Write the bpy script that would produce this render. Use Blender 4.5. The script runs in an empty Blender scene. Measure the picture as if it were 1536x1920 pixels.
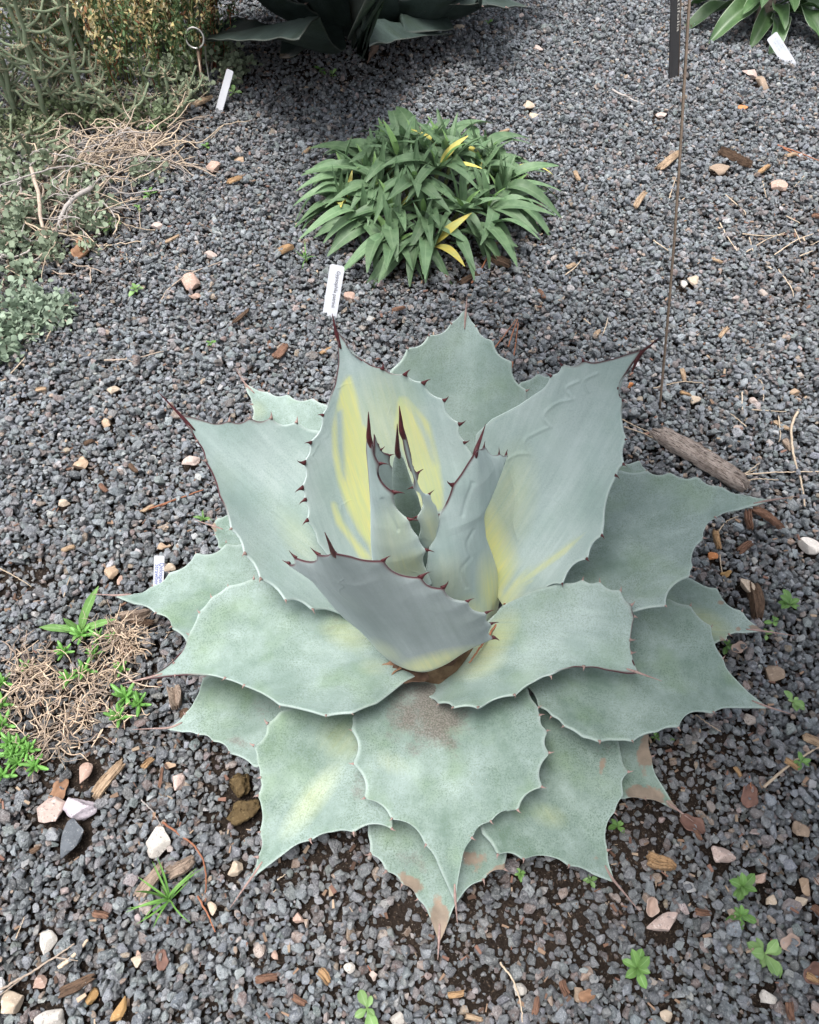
import bpy, bmesh, math, random
import numpy as np
from mathutils import Vector, Matrix, Euler

R = math.radians
random.seed(7)
rng = np.random.default_rng(11)
scene = bpy.context.scene
COL = scene.collection

# ------------------------------------------------------------------ camera
PW, PH = 1536.0, 1920.0            # photograph size in pixels
FPX = 1488.0                       # focal length in those pixels
PITCH = R(54.0)
CAM = np.array([0.0, 0.0, 1.0])
cd = bpy.data.cameras.new('camera')
cam = bpy.data.objects.new('camera', cd); COL.objects.link(cam)
cam.location = CAM; cam.rotation_euler = (R(90) - PITCH, 0, 0)
cd.sensor_fit = 'HORIZONTAL'; cd.sensor_width = 36.0; cd.lens = 36.0 * FPX / PW
cd.clip_start = 0.01; cd.clip_end = 200
scene.camera = cam

# ------------------------------------------------------------------ world, sun, exposure
SUN_EL, SUN_AZ = R(80), R(215)     # azimuth measured from +X towards +Y (a bright overcast sky, brightest overhead)
w = bpy.data.worlds.new('World'); scene.world = w; w.use_nodes = True
nt = w.node_tree; nt.nodes.clear()
sky = nt.nodes.new('ShaderNodeTexSky'); sky.sky_type = 'NISHITA'; sky.sun_disc = False
sky.sun_elevation = SUN_EL; sky.sun_rotation = R(90) - SUN_AZ
sky.air_density = 1.0; sky.dust_density = 4.0
hs = nt.nodes.new('ShaderNodeHueSaturation'); hs.inputs['Saturation'].default_value = 0.30
bg = nt.nodes.new('ShaderNodeBackground'); bg.inputs['Strength'].default_value = 0.15
wo = nt.nodes.new('ShaderNodeOutputWorld')
nt.links.new(sky.outputs[0], hs.inputs['Color']); nt.links.new(hs.outputs[0], bg.inputs['Color'])
nt.links.new(bg.outputs[0], wo.inputs['Surface'])
sd = bpy.data.lights.new('sun', 'SUN'); sun = bpy.data.objects.new('sun', sd); COL.objects.link(sun)
sd.energy = 1.5; sd.angle = R(28); sd.color = (1.0, 0.98, 0.95)
sdir = Vector((math.cos(SUN_EL) * math.cos(SUN_AZ), math.cos(SUN_EL) * math.sin(SUN_AZ), math.sin(SUN_EL)))
sun.rotation_euler = sdir.to_track_quat('Z', 'Y').to_euler(); sun.location = (0, 0, 5)
vs = scene.view_settings
vs.view_transform = 'Standard'; vs.look = 'None'; vs.gamma = 1.0; vs.use_curve_mapping = False
vs.exposure = 1.2

# ------------------------------------------------------------------ pixel geometry
CP, SP = math.cos(PITCH), math.sin(PITCH)
def ray(px, py):
    x = (px - PW / 2) / FPX; y = (py - PH / 2) / FPX
    return np.array([x, CP - y * SP, -SP - y * CP])
def at_z(px, py, z=0.0):
    r = ray(px, py); return CAM + r * ((z - CAM[2]) / r[2])
def at_t(px, py, t):
    return CAM + ray(px, py) * t
def pxm(px, py, z=0.0):            # metres per pixel at that place
    r = ray(px, py); return (z - CAM[2]) / r[2] / FPX
def project(P):
    d = P - CAM
    dep = d[:, 1] * CP - d[:, 2] * SP
    up = d[:, 1] * SP + d[:, 2] * CP
    return PW / 2 + FPX * d[:, 0] / dep, PH / 2 - FPX * up / dep

# ------------------------------------------------------------------ object helpers
ORG = {}
def tag(o, label=None, cat=None, group=None, kind=None):
    if label: o['label'] = label
    if cat: o['category'] = cat
    if group: o['group'] = group
    if kind: o['kind'] = kind
    return o
def empty(name, loc, label, cat, group=None):
    o = bpy.data.objects.new(name, None); COL.objects.link(o)
    o.location = loc; o.empty_display_size = 0.02
    ORG[o.name] = np.array(loc, float)
    return tag(o, label, cat, group)
def new_mesh(name, V, F, mat=None, smooth=True):
    me = bpy.data.meshes.new(name)
    V = np.asarray(V, float)
    me.from_pydata(V.tolist(), [], [tuple(int(i) for i in f) for f in F])
    if smooth:
        me.polygons.foreach_set('use_smooth', [True] * len(me.polygons))
    if mat: me.materials.append(mat)
    me.update()
    return me
def mobj(name, V, F, mat, parent=None, smooth=True, at=None):
    """one mesh object; V in world space. at: object origin for a top-level thing"""
    V = np.asarray(V, float)
    o_org = ORG[parent.name] if parent is not None else (np.array(at, float) if at is not None else np.zeros(3))
    me = new_mesh(name, V - o_org, F, mat, smooth)
    o = bpy.data.objects.new(name, me); COL.objects.link(o)
    if parent is not None: o.parent = parent
    else: o.location = o_org
    ORG[o.name] = o_org
    return o
def inst(name, me, M, parent=None):
    """an object sharing mesh data, world matrix M"""
    o = bpy.data.objects.new(name, me); COL.objects.link(o)
    if parent is not None:
        o.parent = parent
        o.matrix_basis = Matrix.Translation(Vector(-ORG[parent.name])) @ M
    else:
        o.matrix_basis = M
    ORG[o.name] = np.array(M.translation)
    return o
def frame_matrix(pos, xdir, zdir, scale=(1, 1, 1)):
    x = Vector(xdir).normalized(); z = Vector(zdir); z = (z - x * z.dot(x))
    z = z.normalized() if z.length > 1e-6 else x.orthogonal().normalized()
    y = z.cross(x)
    M = Matrix((x, y, z)).transposed().to_4x4()
    M = M @ Matrix.Diagonal((*scale, 1))
    M.translation = Vector(pos)
    return M
def tube(pts, rad, seg=6, cap=True):
    pts = np.asarray(pts, float); n = len(pts)
    rad = np.full(n, rad) if np.isscalar(rad) else np.asarray(rad, float)
    T = np.gradient(pts, axis=0); T /= np.linalg.norm(T, axis=1)[:, None] + 1e-12
    ref = np.array([0.0, 0, 1]) if abs(T[0][2]) < .9 else np.array([1.0, 0, 0])
    a = np.cross(T[0], ref); a /= np.linalg.norm(a)
    V = []; ang = np.linspace(0, 2 * math.pi, seg, endpoint=False)
    for i in range(n):
        a = a - T[i] * a.dot(T[i]); a /= np.linalg.norm(a) + 1e-12
        b = np.cross(T[i], a)
        V.append(pts[i] + rad[i] * (np.cos(ang)[:, None] * a + np.sin(ang)[:, None] * b))
    V = np.concatenate(V); F = []
    for i in range(n - 1):
        for k in range(seg):
            k2 = (k + 1) % seg
            F.append((i * seg + k, i * seg + k2, (i + 1) * seg + k2, (i + 1) * seg + k))
    if cap:
        F.append(tuple(range(seg))[::-1]); F.append(tuple((n - 1) * seg + k for k in range(seg)))
    return V, F
class Bag:
    """collects shapes of ONE mesh"""
    def __init__(s): s.V = []; s.F = []; s.n = 0
    def add(s, V, F):
        V = np.asarray(V, float); s.V.append(V)
        s.F += [tuple(int(i) + s.n for i in f) for f in F]; s.n += len(V)
    def get(s): return np.concatenate(s.V), s.F
def smooth_path(pts, n=16, jitter=0.0):
    pts = np.asarray(pts, float); m = len(pts)
    if m == 2: out = pts[0] + (pts[1] - pts[0]) * np.linspace(0, 1, n)[:, None]
    else:
        P = np.vstack([2 * pts[0] - pts[1], pts, 2 * pts[-1] - pts[-2]]); out = []
        for t in np.linspace(0, m - 1 - 1e-6, n):
            i = int(t); u = t - i; p0, p1, p2, p3 = P[i:i + 4]
            out.append(.5 * (2 * p1 + (p2 - p0) * u + (2 * p0 - 5 * p1 + 4 * p2 - p3) * u * u + (3 * p1 - p0 - 3 * p2 + p3) * u ** 3))
        out = np.array(out)
    if jitter: out = out + rng.normal(0, jitter, out.shape)
    return out

# ------------------------------------------------------------------ materials
class NT:
    def __init__(s, name):
        s.m = bpy.data.materials.new(name); s.m.use_nodes = True; s.t = s.m.node_tree; s.t.nodes.clear()
        s.out = s.n('ShaderNodeOutputMaterial'); s.b = s.n('ShaderNodeBsdfPrincipled')
        s.l(s.b.outputs[0], s.out.inputs['Surface'])
    def n(s, typ, **kw):
        x = s.t.nodes.new(typ)
        for k, v in kw.items(): setattr(x, k, v)
        return x
    def l(s, a, b): s.t.links.new(a, b)
    def set(s, node, key, val):
        if hasattr(val, 'links'): s.l(val, node.inputs[key])
        else: node.inputs[key].default_value = val
    def coord(s, kind='Object', scale=(1, 1, 1)):
        tc = s.n('ShaderNodeTexCoord'); mp = s.n('ShaderNodeMapping'); mp.inputs['Scale'].default_value = scale
        s.l(tc.outputs[kind], mp.inputs['Vector']); return mp.outputs[0]
    def noise(s, vec, scale, detail=3, rough=.55, dist=0.0):
        x = s.n('ShaderNodeTexNoise'); s.l(vec, x.inputs['Vector']); x.inputs['Scale'].default_value = scale
        x.inputs['Detail'].default_value = detail; x.inputs['Roughness'].default_value = rough; x.inputs['Distortion'].default_value = dist
        return x.outputs['Fac']
    def ramp(s, fac, a, b, lo=0.0, hi=1.0):
        x = s.n('ShaderNodeMapRange'); x.clamp = True; s.l(fac, x.inputs['Value'])
        x.inputs['From Min'].default_value = a; x.inputs['From Max'].default_value = b
        x.inputs['To Min'].default_value = lo; x.inputs['To Max'].default_value = hi; return x.outputs[0]
    def math(s, op, a, b=0.0):
        x = s.n('ShaderNodeMath', operation=op); s.set(x, 0, a); s.set(x, 1, b); return x.outputs[0]
    def mix(s, fac, a, b, mode='MIX'):
        x = s.n('ShaderNodeMix', data_type='RGBA', blend_type=mode)
        s.set(x, 0, fac)
        for k, v in ((6, a), (7, b)):
            if hasattr(v, 'links'): s.l(v, x.inputs[k])
            else: x.inputs[k].default_value = (*v, 1) if len(v) == 3 else v
        return x.outputs[2]
    def attr(s, name, typ='GEOMETRY'):
        x = s.n('ShaderNodeAttribute'); x.attribute_name = name; x.attribute_type = typ; return x
    def bump(s, h, strength=.3, dist=.001):
        x = s.n('ShaderNodeBump'); x.inputs['Strength'].default_value = strength; x.inputs['Distance'].default_value = dist
        s.l(h, x.inputs['Height']); s.l(x.outputs[0], s.b.inputs['Normal']); return x
    def rnd(s):
        return s.n('ShaderNodeObjectInfo').outputs['Random']
    def done(s, col, rough=.6, spec=.3):
        s.set(s.b, 'Base Color', col if hasattr(col, 'links') else (*col, 1)); s.set(s.b, 'Roughness', rough)
        s.b.inputs['Specular IOR Level'].default_value = spec
        return s.m

def mat_simple(name, c1, c2, scale=200, rough=.6, spec=.3, bump=.3, bdist=.001, stretch=(1, 1, 1), rnd=.15):
    t = NT(name); v = t.coord('Object', stretch)
    f = t.ramp(t.noise(v, scale, 4), .3, .7)
    c = t.mix(f, c1, c2)
    if rnd:
        c = t.mix(1.0, c, t.n('ShaderNodeCombineColor').outputs[0], 'MULTIPLY') if False else c
        h = t.n('ShaderNodeHueSaturation'); t.l(c, h.inputs['Color'])
        t.l(t.ramp(t.rnd(), 0, 1, 1 - rnd, 1 + rnd), h.inputs['Value']); c = h.outputs[0]
    if bump: t.bump(t.noise(v, scale * 2.2, 3), bump, bdist)
    return t.done(c, rough, spec)

def mat_gravel():
    t = NT('gravel_stone'); a = t.attr('col', 'INSTANCER'); v = t.coord('Object')
    sd_ = t.attr('seed', 'INSTANCER')
    vm = t.n('ShaderNodeVectorMath', operation='ADD'); t.l(v, vm.inputs[0]); t.l(sd_.outputs['Vector'], vm.inputs[1]); v = vm.outputs[0]
    n1 = t.noise(v, 1.2, 3, .6)
    c = t.mix(t.ramp(n1, .34, .66), t.mix(.16, a.outputs['Color'], (.05, .052, .055)), t.mix(.34, a.outputs['Color'], (.42, .43, .44)))
    n2 = t.noise(v, 5.0, 2, .6)
    c = t.mix(t.ramp(n2, .60, .68, 0, .6), c, (.04, .04, .042))
    c = t.mix(t.ramp(n2, .40, .32, 0, .5), c, (.50, .49, .47))
    t.bump(n2, .5, .14)
    return t.done(c, .74, .22)

def mat_rock(name, base, spots, spot2, scale=380):
    t = NT(name); v = t.coord('Object')
    c = t.mix(t.ramp(t.noise(v, 60, 4), .3, .7), base, tuple(x * .78 for x in base))
    c = t.mix(t.ramp(t.noise(v, scale * .7, 5, .7), .55, .66, 0, .8), c, spots)
    c = t.mix(t.ramp(t.noise(v, scale * .4, 5, .75), .56, .68, 0, .8), c, spot2)
    t.bump(t.noise(v, 260, 5, .7), .6, .0016)
    return t.done(c, .8, .2)

def mat_soil():
    t = NT('soil'); v = t.coord('Object')
    c = t.mix(t.ramp(t.noise(v, 14, 4), .3, .7), (.020, .015, .012), (.045, .033, .026))
    c = t.mix(t.ramp(t.noise(v, 260, 3), .58, .72), c, (.13, .095, .07))
    c = t.mix(t.ramp(t.noise(v, 420, 2), .66, .72), c, (.26, .23, .20))
    vo = t.n('ShaderNodeTexVoronoi'); t.l(v, vo.inputs['Vector']); vo.inputs['Scale'].default_value = 210
    h = t.math('ADD', t.noise(v, 180, 5, .7), t.math('MULTIPLY', vo.outputs['Distance'], -.7))
    # beyond the modelled stones the gravel goes on as texture
    far = t.attr('far').outputs['Fac']
    v2 = t.n('ShaderNodeTexVoronoi'); t.l(v, v2.inputs['Vector']); v2.inputs['Scale'].default_value = 105
    cv = t.n('ShaderNodeSeparateColor'); t.l(v2.outputs['Color'], cv.inputs[0])
    gc = t.mix(cv.outputs[0], (.075, .080, .085), (.25, .262, .272)); gc = t.mix(t.ramp(cv.outputs[1], .90, .92), gc, (.36, .27, .21))
    gc = t.mix(t.ramp(v2.outputs['Distance'], .45, .75), gc, (.02, .018, .016))
    c = t.mix(far, c, gc)
    hm = t.n('ShaderNodeMix', data_type='FLOAT'); t.l(far, hm.inputs[0]); t.l(h, hm.inputs[2]); t.l(t.math('MULTIPLY', v2.outputs['Distance'], -1.5), hm.inputs[3])
    t.bump(hm.outputs[0], 1.0, .006)
    return t.done(c, .95, .1)

def mat_agave(name, dark=False, pal=None):
    t = NT(name)
    v = t.coord('Object'); uv = t.coord('UV'); uvs = t.coord('UV', (1, .07, 1))
    at = t.attr('mask1'); sep = t.n('ShaderNodeSeparateColor'); t.l(at.outputs['Color'], sep.inputs[0])
    yel, dirt, dry = sep.outputs[0], sep.outputs[1], sep.outputs[2]
    at2 = t.attr('mask2'); sep2 = t.n('ShaderNodeSeparateColor'); t.l(at2.outputs['Color'], sep2.inputs[0])
    age, edge, red = sep2.outputs[0], sep2.outputs[1], sep2.outputs[2]
    big = t.noise(v, 9, 4, .6); med = t.noise(v, 38, 5, .65); streak = t.noise(uvs, 170, 4, .6)
    if dark:
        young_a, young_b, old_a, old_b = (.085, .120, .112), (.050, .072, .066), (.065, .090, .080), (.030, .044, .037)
    else:
        young_a, young_b, old_a, old_b = (.450, .525, .515), (.295, .390, .365), (.310, .385, .350), (.100, .155, .112)
    if pal: young_a, young_b, old_a, old_b = pal
    ya = t.mix(t.ramp(big, .36, .66), young_a, young_b)
    ob = t.math('ADD', t.math('MULTIPLY', big, .6), t.math('MULTIPLY', med, .4))
    oa = t.mix(t.ramp(ob, .38, .62), old_a, old_b)
    c = t.mix(age, ya, oa)
    band = t.noise(t.coord('UV', (1, .10, 1)), 26, 3, .5)
    c = t.mix(t.ramp(band, .38, .66, 0, .38), c, tuple(x * .66 for x in young_b))
    # lengthwise veins in the wax
    c = t.mix(t.ramp(streak, .30, .70, .0, .30), c, tuple(x * .62 for x in young_b))
    # greener patches where the wax has worn off
    c = t.mix(t.math('MULTIPLY', t.ramp(t.noise(v, 16, 3), .50, .70, 0, .42), age), c, (.17, .26, .115) if not dark else (.03, .045, .025))
    # fine speckle of worn wax
    sp = t.ramp(t.noise(v, 520, 4, .8), .47, .62)
    sp2 = t.ramp(t.noise(v, 26, 3), .28, .62, .25, 1)
    c = t.mix(t.math('MULTIPLY', t.math('MULTIPLY', sp, sp2), t.math('ADD', t.math('MULTIPLY', age, .72), .08)), c, (.075, .12, .075) if not dark else (.015, .02, .015))
    # yellow variegation
    yn = t.ramp(t.math('ADD', yel, t.math('MULTIPLY', t.math('SUBTRACT', t.noise(t.coord('UV', (1, .03, 1)), 520, 5, .7), .5), t.math('MULTIPLY', yel, 1.1))), .08, .95)
    c = t.mix(yn, c, t.mix(t.ramp(streak, .3, .7), (.58, .55, .20), (.45, .505, .235)))
    # pale margin line
    c = t.mix(t.math('MULTIPLY', edge, .32), c, (.56, .64, .60) if not dark else (.25, .25, .22))
    # dead dry tissue and soil
    dn = t.ramp(t.math('ADD', dry, t.math('MULTIPLY', t.math('SUBTRACT', t.noise(v, 70, 5, .65), .5), 1.3)), .42, .58)
    drycol = t.mix(t.ramp(med, .35, .65), (.275, .215, .160), (.175, .138, .105))
    c = t.mix(t.math('MULTIPLY', dn, t.ramp(dry, .02, .12)), c, drycol)
    dbreak = t.math('ADD', t.math('MULTIPLY', t.math('SUBTRACT', t.noise(v, 34, 4, .6), .5), 1.5), t.math('MULTIPLY', t.math('SUBTRACT', t.noise(v, 300, 5, .75), .5), .9))
    din = t.ramp(t.math('ADD', dirt, dbreak), .30, .80, 0, .85)
    c = t.mix(t.math('MULTIPLY', din, t.ramp(dirt, .01, .15)), c, t.mix(t.ramp(t.noise(v, 500, 3), .42, .6), (.10, .082, .07), (.20, .175, .155)))
    # grit
    gr = t.ramp(t.noise(v, 520, 2, .5), .735, .755)
    c = t.mix(t.math('MULTIPLY', gr, t.math('MULTIPLY', age, t.ramp(t.noise(v, 12, 2), .5, .65))), c, (.6, .58, .54))
    # dark red horny margin towards the tip
    c = t.mix(red, c, (.055, .010, .014) if not dark else (.2, .15, .12))
    h = t.math('ADD', t.math('MULTIPLY', streak, .5), t.math('MULTIPLY', med, .8))
    # faint raised prints left by neighbouring leaves in the bud
    vo = t.n('ShaderNodeTexVoronoi'); vo.feature = 'DISTANCE_TO_EDGE'; vo.inputs['Scale'].default_value = 17
    dv = t.n('ShaderNodeVectorMath', operation='ADD'); nn = t.n('ShaderNodeTexNoise'); t.l(uv, nn.inputs['Vector']); nn.inputs['Scale'].default_value = 30
    sc = t.n('ShaderNodeVectorMath', operation='SCALE'); t.l(nn.outputs['Color'], sc.inputs[0]); sc.inputs['Scale'].default_value = .03
    t.l(t.coord('UV', (1, .55, 1)), dv.inputs[0]); t.l(sc.outputs[0], dv.inputs[1]); t.l(dv.outputs[0], vo.inputs['Vector'])
    pr = t.math('MULTIPLY', t.ramp(vo.outputs['Distance'], .0, .035, 1, 0), t.ramp(t.noise(v, 14, 2), .50, .62))
    h = t.math('ADD', h, t.math('MULTIPLY', pr, .55))
    t.bump(h, .30, .0018)
    if not dark:
        t.b.inputs['Sheen Weight'].default_value = .22; t.b.inputs['Sheen Roughness'].default_value = .45; t.b.inputs['Sheen Tint'].default_value = (.85, .95, 1, 1)
    return t.done(c, .60 if not dark else .55, .22 if not dark else .12)

M_GRAVEL = mat_gravel()
M_SOIL = mat_soil()
M_AGAVE = mat_agave('agave_leaf')
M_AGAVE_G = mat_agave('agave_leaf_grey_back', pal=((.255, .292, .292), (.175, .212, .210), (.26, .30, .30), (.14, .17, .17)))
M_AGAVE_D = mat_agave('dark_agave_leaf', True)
M_SPINE = mat_simple('dark_red_spine', (.035, .006, .009), (.09, .016, .018), 300, .45, .4, .1)
M_SPINE_OLD = mat_simple('weathered_spine', (.34, .24, .21), (.20, .13, .115), 300, .6, .3, .1)
M_SPINE_ORANGE = mat_simple('orange_red_spine', (.30, .07, .02), (.12, .015, .012), 300, .45, .4, .1)
# ------------------------------------------------------------------ ground and gravel field
SOIL_Z = -0.016; GRAVEL_MARGIN = .24
# places where the gravel is thin and soil shows: px, py, radius (m), strength
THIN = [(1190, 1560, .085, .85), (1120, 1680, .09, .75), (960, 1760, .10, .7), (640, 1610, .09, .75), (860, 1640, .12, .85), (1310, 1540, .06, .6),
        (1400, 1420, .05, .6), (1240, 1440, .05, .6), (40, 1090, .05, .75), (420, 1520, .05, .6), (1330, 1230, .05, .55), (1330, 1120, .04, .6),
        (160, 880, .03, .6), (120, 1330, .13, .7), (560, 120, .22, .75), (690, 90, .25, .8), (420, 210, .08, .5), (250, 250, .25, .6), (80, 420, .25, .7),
        (1000, 1690, .07, .6), (700, 1690, .07, .5), (1500, 560, .12, .35), (1480, 420, .15, .3), (60, 1800, .04, .4), (780, 1420, .2, .9), (620, 1560, .10, .8), (1080, 1640, .08, .8), (1290, 1420, .06, .6), (420, 1440, .05, .6), (790, 440, .2, .7)]  # bare soil and darker stones round the agave also paint in its shade
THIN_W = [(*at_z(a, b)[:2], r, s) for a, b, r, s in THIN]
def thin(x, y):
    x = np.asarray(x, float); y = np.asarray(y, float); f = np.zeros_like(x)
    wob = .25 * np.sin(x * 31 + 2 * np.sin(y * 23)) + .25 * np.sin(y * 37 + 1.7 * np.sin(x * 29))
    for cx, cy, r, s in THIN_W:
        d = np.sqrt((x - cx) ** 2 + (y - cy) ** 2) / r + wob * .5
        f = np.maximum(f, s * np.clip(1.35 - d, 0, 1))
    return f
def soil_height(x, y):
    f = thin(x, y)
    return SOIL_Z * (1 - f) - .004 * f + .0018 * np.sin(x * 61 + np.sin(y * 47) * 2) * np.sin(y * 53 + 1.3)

def build_ground():
    xs = np.concatenate([[-60, -25, -10, -5, -3.2, -2.4], np.arange(-2.0, 2.0001, .02), [2.4, 3.2, 5, 10, 25, 60]])
    ys = np.concatenate([[-60, -25, -10, -4, -1.5, -.6], np.arange(-.2, 3.4001, .02), [3.8, 4.5, 6, 10, 25, 60]])
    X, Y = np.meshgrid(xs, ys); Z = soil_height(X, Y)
    Z[(np.abs(X) > 2.01) | (Y > 3.41) | (Y < -.21)] = SOIL_Z
    V = np.stack([X.ravel(), Y.ravel(), Z.ravel()], 1); nx = len(xs); F = []
    for j in range(len(ys) - 1):
        for i in range(nx - 1):
            a = j * nx + i; F.append((a, a + 1, a + nx + 1, a + nx))
    o = mobj('ground', V, F, M_SOIL); tag(o, kind='structure')
    hw = (np.clip(V[:, 1], 0, None) * CP + SP) * (PW / 2) / FPX + GRAVEL_MARGIN
    far = (np.abs(V[:, 0]) > np.minimum(hw, 1.85) - .02) | (V[:, 1] > 2.83) | (V[:, 1] < -.13)
    a = o.data.attributes.new('far', 'FLOAT', 'POINT'); a.data.foreach_set('value', far.astype(np.float32))
build_ground()

def stone_shape(seed, planes=11, sub=3, lo=.52, hi=.86, rough=.03):
    r_ = np.random.default_rng(seed)
    bm = bmesh.new(); bmesh.ops.create_icosphere(bm, subdivisions=sub, radius=1.0)
    V = np.array([v.co for v in bm.verts]); F = [[v.index for v in f.verts] for f in bm.faces]; bm.free()
    for _ in range(planes):
        n = r_.normal(size=3); n /= np.linalg.norm(n); d = r_.uniform(lo, hi)
        k = V @ n - d; V = V - np.outer(np.clip(k, 0, None) * .97, n)
    for _ in range(4):
        kv = r_.normal(size=3) * 2.6; ph = r_.uniform(0, 6)
        V = V * (1 + rough * np.sin(V @ kv + ph))[:, None]
    V -= (V.max(0) + V.min(0)) / 2
    V /= (V.max(0) - V.min(0)).max() / 2
    return V, F

MARKS = [(800, 400, 'the leafy mat plant'), (1310, 870, 'the split log'), (625, 550, 'the tag with black lettering'), (300, 1080, 'the tag with blue lettering'), (120, 1330, 'the ice plant'), (320, 1690, 'the grass tuft'), (640, 90, 'the dark agave'),
         (1242, 700, 'the foot of the thin sign rod'), (1420, 60, 'the broad-leaved plant'), (230, 320, 'the tangle of dead stems'), (60, 600, 'the bluish-green mat'), (1243, 1732, 'the large pink speckled rock'), (1430, 1790, 'the star-shaped seedling'), (455, 1500, 'the brown soil clods'),
         (420, 170, 'the narrow white tag'), (1391, 202, 'the bright orange pebble'), (1517, 1024, 'the white oval pebble'), (358, 532, 'the pink-tan angular stone'), (152, 1515, 'the lilac granite triangle'), (690, 1893, 'the pale round-leaved seedling'), (1192, 1817, 'the bright green leafy seedling'), (1350, 322, 'the tan lumpy stone'),
         (1250, 312, 'the pale tan wood chip'), (120, 1850, 'the dark rotten bark piece'), (258, 551, 'the small frilly seedling'), (1178, 182, 'the short grey twig'), (320, 940, 'the orange-brown needle'), (1490, 860, 'the long bent straw stalk'), (1430, 985, 'the curved bark piece'), (1235, 1620, 'the orange-brown cut wood block'), (1480, 1435, 'the thick pale straw stem'),
         (940, 497, 'the dark flat bark piece'), (528, 668, 'the reddish-brown wood chip'), (262, 665, 'the forked dry twig'), (960, 1860, 'the curved pale rootlet'), (1452, 1265, 'the tan-brown flat stone'), (875, 570, 'the tip of the back agave leaf'), (296, 740, 'the spine of the left upper agave leaf'), (1200, 660, 'the spine of the right upper agave leaf'), (1355, 1606, 'the rounded pale granite stone')]
USED = {}
def near(px, py, what, place='near'):
    o = sorted(MARKS, key=lambda m: (m[0] - px) ** 2 + (m[1] - py) ** 2)
    for pl in (place, 'next to', 'not far from'):
        for m in o[:2]:
            t = '%s %s %s' % (what, pl, m[2])
            if t not in USED: USED[t] = 1; return t
    return '%s %s %s' % (what, place, o[0][2])
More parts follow.
